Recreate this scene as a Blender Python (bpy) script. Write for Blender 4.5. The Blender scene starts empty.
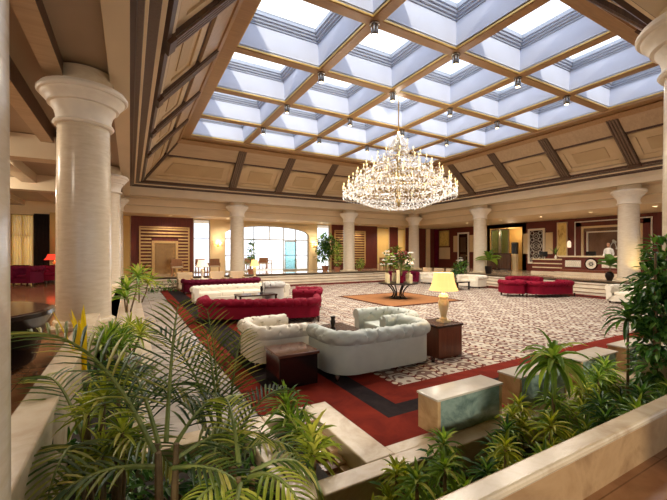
import bpy, math, random
from mathutils import Vector, Matrix
random.seed(7)
R = math.radians
sin, cos, pi = math.sin, math.cos, math.pi
scene = bpy.context.scene
COL = scene.collection

# ------------------------------------------------------------------ materials
def lin(c):
    c = c / 255.0
    return c / 12.92 if c <= 0.04045 else ((c + 0.055) / 1.055) ** 2.4
def rgb(r, g, b): return (lin(r), lin(g), lin(b), 1.0)

def new_mat(name):
    m = bpy.data.materials.new(name); m.use_nodes = True
    nt = m.node_tree; nt.nodes.clear()
    out = nt.nodes.new('ShaderNodeOutputMaterial')
    return m, nt, out
def N(nt, t, **kw):
    n = nt.nodes.new(t)
    for k, v in kw.items():
        if k in n.inputs: n.inputs[k].default_value = v
        else: setattr(n, k, v)
    return n
def L(nt, a, b): nt.links.new(a, b)

def ramp(nt, fac, stops):
    r = nt.nodes.new('ShaderNodeValToRGB')
    cr = r.color_ramp
    while len(cr.elements) > 1: cr.elements.remove(cr.elements[-1])
    cr.elements[0].position = stops[0][0]; cr.elements[0].color = stops[0][1]
    for p, c in stops[1:]:
        e = cr.elements.new(p); e.color = c
    L(nt, fac, r.inputs['Fac'])
    return r.outputs['Color']

def math_node(nt, op, a, b=None):
    n = nt.nodes.new('ShaderNodeMath'); n.operation = op
    for i, v in enumerate((a, b)):
        if v is None: continue
        if isinstance(v, (int, float)): n.inputs[i].default_value = v
        else: L(nt, v, n.inputs[i])
    return n.outputs[0]

def stone(name, c1, c2, scale=1.5, rough=0.3, c3=None, stretch=(1, 1, 1), bump=0.0, spec=0.5, detail=6):
    """two or three tone noise material in world/object space"""
    m, nt, out = new_mat(name)
    tc = N(nt, 'ShaderNodeTexCoord'); mp = N(nt, 'ShaderNodeMapping')
    mp.inputs['Scale'].default_value = stretch
    L(nt, tc.outputs['Object'], mp.inputs['Vector'])
    no = N(nt, 'ShaderNodeTexNoise', Scale=scale, Detail=detail, Roughness=0.62, Distortion=0.7)
    L(nt, mp.outputs['Vector'], no.inputs['Vector'])
    st = [(0.3, c1), (0.7, c2)]
    if c3: st = [(0.28, c1), (0.52, c2), (0.72, c3)]
    col = ramp(nt, no.outputs['Fac'], st)
    p = N(nt, 'ShaderNodeBsdfPrincipled', Roughness=rough)
    p.inputs['Specular IOR Level'].default_value = spec
    L(nt, col, p.inputs['Base Color'])
    if bump:
        b = N(nt, 'ShaderNodeBump', Strength=bump, Distance=0.02)
        L(nt, no.outputs['Fac'], b.inputs['Height']); L(nt, b.outputs['Normal'], p.inputs['Normal'])
    L(nt, p.outputs[0], out.inputs['Surface'])
    return m

def plain(name, c, rough=0.5, metal=0.0, spec=0.5, var=0.12, scale=6):
    m, nt, out = new_mat(name)
    tc = N(nt, 'ShaderNodeTexCoord')
    no = N(nt, 'ShaderNodeTexNoise', Scale=scale, Detail=3)
    L(nt, tc.outputs['Object'], no.inputs['Vector'])
    d = tuple(x * (1 - var) for x in c[:3]) + (1,); u = tuple(min(1, x * (1 + var)) for x in c[:3]) + (1,)
    col = ramp(nt, no.outputs['Fac'], [(0.3, d), (0.7, u)])
    p = N(nt, 'ShaderNodeBsdfPrincipled', Roughness=rough, Metallic=metal)
    p.inputs['Specular IOR Level'].default_value = spec
    L(nt, col, p.inputs['Base Color'])
    L(nt, p.outputs[0], out.inputs['Surface'])
    return m

def emit(name, c, s, base=None):
    m, nt, out = new_mat(name)
    e = N(nt, 'ShaderNodeEmission', Strength=s); e.inputs['Color'].default_value = c
    if base is None:
        L(nt, e.outputs[0], out.inputs['Surface'])
    else:
        d = N(nt, 'ShaderNodeBsdfDiffuse'); d.inputs['Color'].default_value = base
        a = N(nt, 'ShaderNodeAddShader'); L(nt, e.outputs[0], a.inputs[0]); L(nt, d.outputs[0], a.inputs[1])
        L(nt, a.outputs[0], out.inputs['Surface'])
    return m

def wood(name, c1, c2, rough=0.35, axis=2, scale=3.0):
    st = [9, 9, 9]; st[axis] = 0.7
    return stone(name, c1, c2, scale=scale, rough=rough, stretch=tuple(st))

def leafmat(name, c1, c2, c3, trans=0.35, rough=0.4):
    m, nt, out = new_mat(name)
    g = N(nt, 'ShaderNodeNewGeometry')
    col = ramp(nt, g.outputs['Random Per Island'], [(0.0, c1), (0.55, c2), (1.0, c3)])
    p = N(nt, 'ShaderNodeBsdfPrincipled', Roughness=rough)
    p.inputs['Specular IOR Level'].default_value = 0.4
    t = N(nt, 'ShaderNodeBsdfTranslucent')
    L(nt, col, p.inputs['Base Color'])
    hs = N(nt, 'ShaderNodeHueSaturation', Hue=0.485, Saturation=1.1, Value=1.3); L(nt, col, hs.inputs['Color'])
    L(nt, hs.outputs[0], t.inputs['Color'])
    mx = N(nt, 'ShaderNodeMixShader', Fac=trans)
    L(nt, p.outputs[0], mx.inputs[1]); L(nt, t.outputs[0], mx.inputs[2]); L(nt, mx.outputs[0], out.inputs['Surface'])
    return m

def sheer(name, c):
    m, nt, out = new_mat(name)
    t = N(nt, 'ShaderNodeBsdfTranslucent'); t.inputs['Color'].default_value = c
    d = N(nt, 'ShaderNodeBsdfDiffuse'); d.inputs['Color'].default_value = c
    tp = N(nt, 'ShaderNodeBsdfTransparent')
    a = N(nt, 'ShaderNodeMixShader', Fac=.7); L(nt, d.outputs[0], a.inputs[1]); L(nt, t.outputs[0], a.inputs[2])
    b = N(nt, 'ShaderNodeMixShader', Fac=.15); L(nt, a.outputs[0], b.inputs[1]); L(nt, tp.outputs[0], b.inputs[2])
    L(nt, b.outputs[0], out.inputs['Surface'])
    return m

def glassmat(name, tint=(1, 1, 1, 1), refl=0.08, rough=0.0):
    m, nt, out = new_mat(name)
    t = N(nt, 'ShaderNodeBsdfTransparent'); t.inputs['Color'].default_value = tint
    gl = N(nt, 'ShaderNodeBsdfGlossy', Roughness=rough)
    mx = N(nt, 'ShaderNodeMixShader', Fac=refl)
    L(nt, t.outputs[0], mx.inputs[1]); L(nt, gl.outputs[0], mx.inputs[2]); L(nt, mx.outputs[0], out.inputs['Surface'])
    return m

def shademat(name, c, s):
    """lamp shade: lit from inside, fabric"""
    m, nt, out = new_mat(name)
    e = N(nt, 'ShaderNodeEmission', Strength=s); e.inputs['Color'].default_value = c
    d = N(nt, 'ShaderNodeBsdfDiffuse'); d.inputs['Color'].default_value = c
    a = N(nt, 'ShaderNodeAddShader')
    L(nt, e.outputs[0], a.inputs[0]); L(nt, d.outputs[0], a.inputs[1]); L(nt, a.outputs[0], out.inputs['Surface'])
    return m

def tilefloor(name, c1, c2, c3, tile=0.9, grout=(0.25, 0.2, 0.15, 1), rough=0.12):
    m, nt, out = new_mat(name)
    tc = N(nt, 'ShaderNodeTexCoord')
    br = N(nt, 'ShaderNodeTexBrick', Scale=1.0)
    br.offset = 0.0; br.inputs['Mortar Size'].default_value = 0.004
    br.inputs['Brick Width'].default_value = tile; br.inputs['Row Height'].default_value = tile
    br.inputs['Color1'].default_value = (1, 1, 1, 1); br.inputs['Color2'].default_value = (0.86, 0.86, 0.86, 1)
    br.inputs['Mortar'].default_value = (0.55, 0.52, 0.48, 1)
    L(nt, tc.outputs['Object'], br.inputs['Vector'])
    no = N(nt, 'ShaderNodeTexNoise', Scale=1.6, Detail=7, Roughness=0.65, Distortion=1.2)
    L(nt, tc.outputs['Object'], no.inputs['Vector'])
    col = ramp(nt, no.outputs['Fac'], [(0.3, c1), (0.5, c2), (0.72, c3)])
    mx = N(nt, 'ShaderNodeMix', data_type='RGBA', blend_type='MULTIPLY')
    mx.inputs[0].default_value = 1.0
    L(nt, col, mx.inputs[6]); L(nt, br.outputs['Color'], mx.inputs[7])
    p = N(nt, 'ShaderNodeBsdfPrincipled', Roughness=rough)
    L(nt, mx.outputs[2], p.inputs['Base Color']); L(nt, p.outputs[0], out.inputs['Surface'])
    return m

def carpet_field(name):
    m, nt, out = new_mat(name)
    tc = N(nt, 'ShaderNodeTexCoord'); sp = N(nt, 'ShaderNodeSeparateXYZ')
    L(nt, tc.outputs['Object'], sp.inputs[0])
    x, y = sp.outputs[0], sp.outputs[1]
    P = 0.86
    def sw(v, k, ph=0.0):
        return math_node(nt, 'SINE', math_node(nt, 'ADD', math_node(nt, 'MULTIPLY', v, k), ph))
    def cw(v, k): return sw(v, k, pi / 2)
    k = 2 * pi / P
    # ornamental lattice: contour bands of a sum of waves -> nested interlaced outlines
    f = math_node(nt, 'ADD', math_node(nt, 'ADD', cw(x, k), cw(y, k)),
                  math_node(nt, 'MULTIPLY', math_node(nt, 'MULTIPLY', cw(x, 2 * k), cw(y, 2 * k)), 0.9))
    bands = math_node(nt, 'SINE', math_node(nt, 'MULTIPLY', f, 5.2))
    pat = math_node(nt, 'GREATER_THAN', bands, 0.1)
    # narrow red bead rows along y
    fr = math_node(nt, 'ABSOLUTE', math_node(nt, 'SUBTRACT', math_node(nt, 'FRACT', math_node(nt, 'DIVIDE', x, P / 2)), 0.5))
    row = math_node(nt, 'LESS_THAN', fr, 0.105)
    diam = math_node(nt, 'SUBTRACT', math_node(nt, 'ABSOLUTE', sw(y, pi / 0.14)), math_node(nt, 'MULTIPLY', fr, 5.0))
    bead = math_node(nt, 'GREATER_THAN', diam, 0.42)
    no = N(nt, 'ShaderNodeTexNoise', Scale=60, Detail=2); L(nt, tc.outputs['Object'], no.inputs['Vector'])
    m1 = N(nt, 'ShaderNodeMix', data_type='RGBA'); L(nt, pat, m1.inputs[0])
    m1.inputs[6].default_value = rgb(196, 186, 170); m1.inputs[7].default_value = rgb(124, 98, 88)
    m2 = N(nt, 'ShaderNodeMix', data_type='RGBA'); L(nt, bead, m2.inputs[0])
    m2.inputs[6].default_value = rgb(104, 40, 34); m2.inputs[7].default_value = rgb(204, 188, 164)
    m3 = N(nt, 'ShaderNodeMix', data_type='RGBA'); L(nt, row, m3.inputs[0])
    L(nt, m1.outputs[2], m3.inputs[6]); L(nt, m2.outputs[2], m3.inputs[7])
    m4 = N(nt, 'ShaderNodeMix', data_type='RGBA', blend_type='MULTIPLY'); m4.inputs[0].default_value = 0.35
    L(nt, m3.outputs[2], m4.inputs[6]); L(nt, no.outputs['Color'], m4.inputs[7])
    p = N(nt, 'ShaderNodeBsdfPrincipled', Roughness=0.95); p.inputs['Specular IOR Level'].default_value = 0.1
    L(nt, m4.outputs[2], p.inputs['Base Color']); L(nt, p.outputs[0], out.inputs['Surface'])
    return m

M = {}
M['cream'] = stone('cream_stone', rgb(196, 172, 136), rgb(222, 204, 172), 2.2, 0.25, rgb(206, 184, 150), (1, 1, 2.5))
M['capital'] = plain('capital_plaster', rgb(232, 222, 204), 0.45, var=0.05)
M['shaft'] = stone('column_stone', rgb(206, 188, 160), rgb(216, 200, 174), 5.0, 0.22, rgb(222, 208, 186), (1, 1, 5))
M['tan'] = wood('tan_wood', rgb(168, 142, 110), rgb(188, 162, 128), 0.4, axis=0, scale=1.2)
M['tanpanel'] = stone('tan_panel', rgb(190, 164, 124), rgb(204, 180, 142), 0.8, 0.5)
M['panelin'] = stone('panel_inset', rgb(176, 150, 110), rgb(190, 164, 124), 0.8, 0.5)
M['creamband'] = plain('cream_band', rgb(224, 204, 170), 0.5, var=0.05, scale=1)
M['soffit'] = plain('soffit_tan', rgb(204, 184, 152), 0.55, var=0.05, scale=1)
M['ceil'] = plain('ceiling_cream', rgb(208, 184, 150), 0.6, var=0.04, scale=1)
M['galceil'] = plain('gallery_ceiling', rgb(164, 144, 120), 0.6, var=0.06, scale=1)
M['brown'] = wood('brown_wood', rgb(64, 42, 28), rgb(92, 62, 42), 0.4, axis=2)
M['pilaster'] = wood('pilaster_wood', rgb(70, 52, 40), rgb(98, 76, 60), 0.4, axis=2)
M['rib'] = wood('pilaster_rib', rgb(96, 76, 60), rgb(132, 108, 86), 0.4, axis=2)
M['darkline'] = plain('dark_line', rgb(70, 44, 34), 0.4)
M['beam'] = wood('beam_wood', rgb(146, 110, 70), rgb(170, 132, 88), 0.35, axis=0)
M['gold'] = plain('gold_trim', rgb(206, 176, 104), 0.4, metal=0.3)
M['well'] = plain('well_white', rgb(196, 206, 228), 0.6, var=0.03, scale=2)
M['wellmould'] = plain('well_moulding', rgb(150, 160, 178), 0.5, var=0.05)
M['glass'] = glassmat('clear_glass', (0.96, 0.98, 1, 1), 0.06)
M['skyglass'] = glassmat('skylight_glass', (0.98, 0.99, 1, 1), 0.03)
M['burg'] = wood('burgundy_wood', rgb(88, 30, 18), rgb(112, 44, 26), 0.6, axis=2)
M['wallcream'] = plain('wall_cream', rgb(222, 196, 150), 0.6, var=0.05, scale=1)
M['wallyellow'] = plain('wall_yellow', rgb(200, 162, 92), 0.6, var=0.06, scale=1)
M['slat'] = plain('slat_wood', rgb(204, 164, 104), 0.4, var=0.08)
M['floorlobby'] = tilefloor('lobby_marble', rgb(150, 142, 132), rgb(182, 174, 164), rgb(200, 192, 180), 0.62, rough=0.15)
M['floorraised'] = tilefloor('raised_marble', rgb(190, 162, 128), rgb(208, 184, 150), rgb(222, 202, 172), 0.9, rough=0.08)
M['floorfront'] = tilefloor('front_marble', rgb(120, 78, 48), rgb(140, 96, 62), rgb(158, 116, 80), 0.9, rough=0.1)
M['step'] = stone('step_marble', rgb(196, 180, 156), rgb(220, 206, 184), 1.4, 0.2)
M['kerb'] = stone('kerb_marble', rgb(170, 146, 114), rgb(204, 186, 156), 2.4, 0.25, rgb(188, 164, 132))
M['kerbface'] = stone('planter_face', rgb(122, 92, 64), rgb(166, 134, 96), 2.0, 0.2, rgb(146, 114, 80))  # brown stone, with the shade of the unlit face put into its colour
M['soil'] = stone('soil', rgb(30, 24, 16), rgb(58, 44, 30), 8, 0.9, bump=0.6)
M['field'] = carpet_field('carpet_field')
M['red'] = stone('carpet_red', rgb(92, 24, 14), rgb(122, 38, 22), 3, 0.95, spec=0.1)
M['black'] = stone('carpet_black', rgb(26, 20, 22), rgb(44, 34, 34), 6, 0.95, spec=0.1)
M['orange'] = stone('rug_orange', rgb(138, 92, 58), rgb(158, 108, 68), 4, 0.95, spec=0.1)
M['rugborder'] = plain('rug_border', rgb(74, 40, 24), 0.95, spec=0.1)
M['paleleather'] = plain('pale_fabric', rgb(184, 190, 180), 0.5, var=0.05)
M['whitefab'] = plain('white_fabric', rgb(224, 214, 194), 0.55, var=0.04)
M['creamfab'] = plain('cream_fabric', rgb(196, 172, 140), 0.6, var=0.05)
M['redfab'] = plain('red_velvet', rgb(122, 8, 36), 0.7, spec=0.15, var=0.12)
M['winefab'] = plain('wine_velvet', rgb(92, 8, 38), 0.7, spec=0.15, var=0.12)
M['greyfab'] = plain('grey_fabric', rgb(186, 182, 174), 0.6, var=0.05)
M['darkwood'] = wood('dark_wood', rgb(40, 22, 16), rgb(66, 36, 26), 0.25, axis=0)
M['midwood'] = wood('red_brown_wood', rgb(96, 50, 32), rgb(124, 68, 44), 0.3, axis=2)
M['chairwood'] = wood('chair_wood', rgb(140, 92, 52), rgb(168, 114, 68), 0.4, axis=2)
M['lacquer'] = plain('black_lacquer', rgb(28, 20, 18), 0.12, var=0.1)
M['lacquertop'] = stone('brown_lacquer', rgb(70, 46, 36), rgb(110, 76, 60), 3, 0.12)
M['iron'] = plain('dark_iron', rgb(34, 26, 22), 0.35, metal=0.6)
M['palegold'] = plain('pale_gilt', rgb(150, 128, 84), 0.3, metal=0.5)
M['brass'] = plain('brass', rgb(196, 150, 70), 0.3, metal=0.8)
M['chrome'] = plain('steel', rgb(150, 148, 144), 0.25, metal=0.9)
M['shade'] = shademat('lit_shade', rgb(252, 212, 130), 0.55)
M['shadew'] = shademat('white_shade', rgb(250, 226, 196), 0.45)
M['shadered'] = shademat('red_shade', rgb(230, 60, 40), 0.8)
M['lampbase'] = stone('lamp_base', rgb(206, 184, 128), rgb(232, 218, 176), 9, 0.3)
M['bulb'] = emit('bulb_glow', rgb(255, 222, 150), 1.7)
M['downlight'] = emit('downlight_glow', rgb(255, 226, 180), 10.0)
M['mosaic'] = stone('gold_mosaic', rgb(170, 120, 40), rgb(238, 210, 120), 5, 0.3, rgb(214, 176, 84), (1, 1, .5))
M['mirror'] = stone('bronze_mirror', rgb(104, 78, 62), rgb(134, 104, 84), 0.9, 0.12)
M['relief'] = stone('white_relief', rgb(196, 190, 172), rgb(232, 228, 214), 16, 0.5, bump=0.4)
M['white'] = plain('white_paint', rgb(232, 222, 204), 0.5, var=0.03)
M['greenmarble'] = stone('green_marble', rgb(62, 84, 84), rgb(134, 154, 146), 3.2, 0.05, rgb(94, 118, 114), (1, 1, 1.6))  # teal paints the skylight's reflection into dark polished stone
M['blockstone'] = stone('block_stone', rgb(150, 116, 80), rgb(196, 166, 124), 4, 0.25)
M['blocktop'] = stone('block_top', rgb(190, 182, 168), rgb(214, 206, 192), 2, 0.12)
M['cascade'] = stone('cascade_stone', rgb(90, 62, 50), rgb(150, 116, 92), 5, 0.2)
M['water'] = plain('water', rgb(70, 96, 124), 0.03, spec=1.0)  # pool blue has the mirrored skylight put into its colour
M['candle'] = plain('candle_wax', rgb(236, 220, 170), 0.5, var=0.03)
M['crystal'] = None
M['curtaind'] = plain('dark_curtain', rgb(40, 26, 20), 0.9)
M['curtainy'] = sheer('sheer_curtain', rgb(254, 228, 150))
M['yellowwin'] = emit('lit_amber_window', rgb(255, 214, 120), 1.0)
M['terrace'] = plain('terrace_paving', rgb(226, 220, 208), 0.8)
M['skin'] = plain('skin', rgb(190, 140, 108), 0.5, var=0.04)
M['shirt'] = plain('white_shirt', rgb(236, 232, 224), 0.7, var=0.03)
M['trousers'] = plain('dark_trousers', rgb(32, 30, 34), 0.8)
M['hair'] = plain('dark_hair', rgb(28, 20, 16), 0.6)
M['terracotta'] = plain('terracotta', rgb(150, 92, 62), 0.7)
M['screen'] = plain('black_screen', rgb(18, 18, 20), 0.2)
M['stem'] = stone('plant_cane', rgb(88, 70, 44), rgb(128, 104, 66), 12, 0.7)
M['greenstem'] = stone('green_stem', rgb(88, 104, 44), rgb(132, 140, 66), 12, 0.6)
M['palm'] = leafmat('palm_leaf', rgb(50, 74, 34), rgb(98, 118, 50), rgb(196, 188, 98))
M['palmdark'] = leafmat('palm_leaf_dark', rgb(30, 54, 32), rgb(56, 84, 42), rgb(118, 132, 62))
M['drac'] = leafmat('dracaena_leaf', rgb(74, 108, 40), rgb(122, 156, 56), rgb(196, 202, 106))
M['dracdark'] = leafmat('dracaena_dark', rgb(42, 76, 36), rgb(74, 114, 48), rgb(132, 162, 76))
M['lime'] = leafmat('lime_leaf', rgb(110, 132, 42), rgb(168, 178, 64), rgb(214, 212, 108))
M['yellowleaf'] = leafmat('yellow_leaf', rgb(200, 176, 30), rgb(226, 204, 50), rgb(190, 190, 60))
M['ficus'] = leafmat('ficus_leaf', rgb(32, 64, 28), rgb(64, 108, 42), rgb(118, 154, 70))
M['lily'] = leafmat('white_petals', rgb(236, 230, 220), rgb(250, 246, 240), rgb(232, 214, 200), 0.3)
M['redflower'] = leafmat('red_petals', rgb(112, 18, 22), rgb(150, 28, 30), rgb(96, 16, 26), 0.3)

def crystal():
    m, nt, out = new_mat('crystal')
    t = N(nt, 'ShaderNodeBsdfTransparent')
    gl = N(nt, 'ShaderNodeBsdfGlossy', Roughness=0.15); gl.inputs['Color'].default_value = (1, 1, 1, 1)
    tr = N(nt, 'ShaderNodeBsdfTranslucent'); tr.inputs['Color'].default_value = (1, .99, .95, 1)
    a = N(nt, 'ShaderNodeMixShader', Fac=0.5); L(nt, gl.outputs[0], a.inputs[1]); L(nt, tr.outputs[0], a.inputs[2])
    b = N(nt, 'ShaderNodeMixShader', Fac=0.55); L(nt, t.outputs[0], b.inputs[1]); L(nt, a.outputs[0], b.inputs[2])
    L(nt, b.outputs[0], out.inputs['Surface'])
    return m
M['crystal'] = crystal()

# ------------------------------------------------------------------ mesh builder
class MB:
    def __init__(s): s.v = []; s.f = []; s.mi = []; s.mats = []; s.xf = None; s.smooth_from = []
    def m(s, mat):
        if mat not in s.mats: s.mats.append(mat)
        return s.mats.index(mat)
    def add(s, verts, faces, mat):
        o = len(s.v); i = s.m(mat)
        if s.xf is not None: verts = [s.xf @ Vector(p) for p in verts]
        s.v += [tuple(p) for p in verts]
        s.f += [tuple(o + k for k in f) for f in faces]; s.mi += [i] * len(faces)
    def box(s, x0, y0, z0, x1, y1, z1, mat):
        if x0 > x1: x0, x1 = x1, x0
        if y0 > y1: y0, y1 = y1, y0
        if z0 > z1: z0, z1 = z1, z0
        v = [(x0, y0, z0), (x1, y0, z0), (x1, y1, z0), (x0, y1, z0), (x0, y0, z1), (x1, y0, z1), (x1, y1, z1), (x0, y1, z1)]
        s.add(v, [(3, 2, 1, 0), (4, 5, 6, 7), (0, 1, 5, 4), (1, 2, 6, 5), (2, 3, 7, 6), (3, 0, 4, 7)], mat)
    def cbox(s, cx, cy, z0, w, d, h, mat): s.box(cx - w / 2, cy - d / 2, z0, cx + w / 2, cy + d / 2, z0 + h, mat)
    def quad(s, a, b, c, d, mat): s.add([a, b, c, d], [(0, 1, 2, 3)], mat)
    def lathe(s, prof, mat, c=(0, 0, 0), n=24, cap=True):
        v = []; f = []
        for r, z in prof:
            for k in range(n):
                a = 2 * pi * k / n; v.append((c[0] + r * cos(a), c[1] + r * sin(a), c[2] + z))
        for i in range(len(prof) - 1):
            for k in range(n):
                k2 = (k + 1) % n; f.append((i * n + k, i * n + k2, (i + 1) * n + k2, (i + 1) * n + k))
        if cap:
            f.append(tuple(range(n - 1, -1, -1))); f.append(tuple((len(prof) - 1) * n + k for k in range(n)))
        s.add(v, f, mat)
    def tube(s, pts, rad, mat, n=6, cap=True):
        pts = [Vector(p) for p in pts]
        if not isinstance(rad, (list, tuple)): rad = [rad] * len(pts)
        v = []; f = []
        for i, p in enumerate(pts):
            d = (pts[min(i + 1, len(pts) - 1)] - pts[max(i - 1, 0)]).normalized()
            u = d.orthogonal().normalized() if i == 0 else (u - d * u.dot(d)).normalized()
            w = d.cross(u)
            for k in range(n):
                a = 2 * pi * k / n; v.append(p + (u * cos(a) + w * sin(a)) * rad[i])
        for i in range(len(pts) - 1):
            for k in range(n):
                k2 = (k + 1) % n; f.append((i * n + k, i * n + k2, (i + 1) * n + k2, (i + 1) * n + k))
        if cap:
            f.append(tuple(range(n - 1, -1, -1))); f.append(tuple((len(pts) - 1) * n + k for k in range(n)))
        s.add(v, f, mat)
    def prism(s, poly, y0, y1, mat, plane='xz'):
        """closed polygon in a plane extruded along the third axis"""
        n = len(poly)
        def P(a, b, t):
            return {'xz': (a, t, b), 'xy': (a, b, t), 'yz': (t, a, b)}[plane]
        v = [P(a, b, y0) for a, b in poly] + [P(a, b, y1) for a, b in poly]
        f = [tuple(range(n - 1, -1, -1)), tuple(range(n, 2 * n))]
        f += [(k, (k + 1) % n, n + (k + 1) % n, n + k) for k in range(n)]
        s.add(v, f, mat)
    def ball(s, c, r, mat, n=8, sz=1.0):
        prof = [(max(1e-4, r * sin(pi * i / n)), -r * sz * cos(pi * i / n)) for i in range(n + 1)]
        s.lathe(prof, mat, c, n=max(6, n), cap=False)
    def build(s, name, parent=None, smooth=False, bevel=0.0, kind=None, label=None, cat=None, group=None, loc=None, rz=0.0):
        me = bpy.data.meshes.new(name)
        me.from_pydata(s.v, [], s.f)
        for mt in s.mats: me.materials.append(M[mt] if isinstance(mt, str) else mt)
        me.polygons.foreach_set('material_index', s.mi)
        if smooth: me.polygons.foreach_set('use_smooth', [True] * len(s.f))
        me.update()
        if smooth == 'angle':
            try: me.set_sharp_from_angle(angle=R(38))
            except Exception: pass
        o = bpy.data.objects.new(name, me); COL.objects.link(o)
        if parent is not None: o.parent = parent
        if loc is not None: o.location = loc
        o.rotation_euler.z = rz
        if bevel:
            b = o.modifiers.new('bevel', 'BEVEL'); b.width = bevel; b.segments = 2; b.limit_method = 'ANGLE'
        if kind: o['kind'] = kind
        if label: o['label'] = label
        if cat: o['category'] = cat
        if group: o['group'] = group
        return o

def thing(name, label, cat, loc=(0, 0, 0), rz=0.0, group=None):
    o = bpy.data.objects.new(name, None); COL.objects.link(o)
    o.empty_display_size = 0.1
    o.location = loc; o.rotation_euler.z = rz
    o['label'] = label; o['category'] = cat
    if group: o['group'] = group
    return o

def dup(src, label, loc, rz=0.0, group=None, scale=None):
    c = src.copy(); COL.objects.link(c)
    c.location = loc; c.rotation_euler.z = rz; c['label'] = label
    if scale: c.scale = (scale,) * 3
    if group: c['group'] = group
    def rec(a, b):
        for ch in a.children:
            d = ch.copy(); COL.objects.link(d); d.parent = b
            rec(ch, d)
    rec(src, c)
    return c
WORLD, NODE_W, CHAND_W, DOWN_W, GAL_W, SUN, EXPO = 1.45, 185, 14, 75, 55, 1.5, 0.98
import math as _m
SUNROT = (_m.radians(90 - 24), 0, _m.radians(-18))
# ------------------------------------------------------------------ the setting
FZ = 0.6                       # raised perimeter floor
AX0, AX1, AY0, AY1 = 0.0, 17.9, 1.9, 20.05      # atrium opening under the cornice
SX0, SY0, CELL = 2.2, 4.03, 2.58                 # skylight grid
SX1, SY1 = SX0 + 5 * CELL, SY0 + 5 * CELL
SKZ = 6.95
WL, WR, WF, WB = -7.0, 23.8, -4.0, 23.4          # outer walls

b = MB(); b.box(0.14, 3.67, -0.1, 17.3, 19.4, 0.0, 'floorlobby'); b.box(-.3, 6.0, -.1, .14, 19.4, -.001, 'floorlobby'); b.box(1.96, 2.57, -.1, 17.3, 3.67, 0.0, 'floorlobby'); b.build('floor', kind='structure')
# raised floor around the sunken lobby
b = MB()
b.box(WL, 20.1, FZ - 0.12, WR, WB, FZ, 'floorraised')
b.box(18.0, 0.94, FZ - 0.12, WR, 20.1, FZ, 'floorraised')
b.box(WL, 0.94, FZ - 0.12, -0.6, 20.1, FZ, 'floorfront')
b.box(-0.6, 6.9, FZ - 0.12, -0.2, 20.1, FZ, 'floorraised')
b.build('floor_gallery', kind='structure')
b = MB(); b.box(WL, WF, FZ - 0.12, WR, 0.94, FZ, 'floorfront'); b.build('floor_front', kind='structure')
b = MB(); b.box(WL - .3, WF - .3, -1.3, WR + .3, WB + .3, -1.2, 'soil'); b.build('floor_base', kind='structure')  # unseen slab added to stop light leaking in from below
# stairs: four risers
M['stepline'] = plain('step_inlay', rgb(120, 96, 72), .4)  # dark strips paint in the shading lines of the step edges
b = MB()
for k in range(4):
    z = 0.15 * (k + 1); o = 0.27 * k
    b.box(0.33 - 0.18 * k, 6.0, 0, -0.4, 20.1 - 0.8 + o, z, 'step')
for k in range(4): b.box(0.33 - 0.18 * k, 6.0, 0.15 * (k + 1) - .03, 0.335 - 0.18 * k, 19.29 + .27 * k, 0.15 * (k + 1) - .012, 'stepline')
b.build('step_left', kind='structure', bevel=0.008)
b = MB()
for k in range(4):
    z = 0.15 * (k + 1); o = 0.27 * k
    b.box(-0.2, 19.29 + o, 0, 17.2 + o, 20.2, z, 'step')
for k in range(4): b.box(-0.2, 19.283 + .27 * k, 0.15 * (k + 1) - .055, 17.2 + .27 * k, 19.289 + .27 * k, 0.15 * (k + 1) - .02, 'stepline')
b.build('step_back', kind='structure', bevel=0.008)
b = MB()
for k in range(4):
    z = 0.15 * (k + 1); o = 0.27 * k
    b.box(17.19 + o, 2.3, 0, 18.1, 19.29 + o, z, 'step')
for k in range(4): b.box(17.183 + .27 * k, 2.3, 0.15 * (k + 1) - .055, 17.189 + .27 * k, 19.29 + .27 * k, 0.15 * (k + 1) - .02, 'stepline')
b.build('step_right', kind='structure', bevel=0.008)

# ---- outer walls
def wall_boxes(b, axis, pos, th, a0, a1, z0, z1, holes, mat):
    """wall along an axis with rectangular holes [(a0,a1,z0,z1)] (holes sorted, not overlapping in a)"""
    def bx(p, q, zz0, zz1):
        if q - p < 1e-4 or zz1 - zz0 < 1e-4: return
        if axis == 'x': b.box(p, pos, zz0, q, pos + th, zz1, mat)
        else: b.box(pos, p, zz0, pos + th, q, zz1, mat)
    cur = a0
    for h in sorted(holes):
        bx(cur, h[0], z0, z1); bx(h[0], h[1], z0, h[2]); bx(h[0], h[1], h[3], z1); cur = h[1]
    bx(cur, a1, z0, z1)

HB = [(-5.15, -4.25, 0.8, 3.75), (3.38, 4.36, FZ, 3.88), (5.27, 11.18, FZ, 3.75), (11.85, 12.9, FZ, 3.88), (17.2, 18.35, 0.95, 3.85), (19.3, 20.05, 1.2, 3.8)]
b = MB(); wall_boxes(b, 'x', WB, 0.3, WL, WR, -1.2, 6.0, HB, 'wallcream')
# infill over the shallow arch of the entrance window
arch = [(5.27, 3.8)]
for i in range(0, 25):
    x = 5.27 + (11.18 - 5.27) * i / 24; t = (x - 8.225) / 2.955
    arch.append((x, 3.08 + 0.56 * math.sqrt(max(0, 1 - t * t))))
arch.append((11.18, 3.8))
b.prism(arch, WB, WB + 0.3, 'wallcream')
b.build('wall_back', kind='structure')
b = MB(); wall_boxes(b, 'y', WR, 0.3, WF, WB, -1.2, 6.0, [(15.5, 18.3, FZ, 3.65)], 'burg'); b.build('wall_right', kind='structure')
b = MB(); wall_boxes(b, 'y', WL - 0.3, 0.3, WF, WB, -1.2, 6.0, [], 'wallcream'); b.build('wall_left', kind='structure')
FH = [(-5.5 + 3.6 * k, -2.6 + 3.6 * k, 0.9, 3.7) for k in range(8)]
b = MB(); wall_boxes(b, 'x', WF - 0.3, 0.3, WL, WR, -1.2, 6.0, FH, 'wallcream'); b.build('wall_front', kind='structure')
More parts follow.
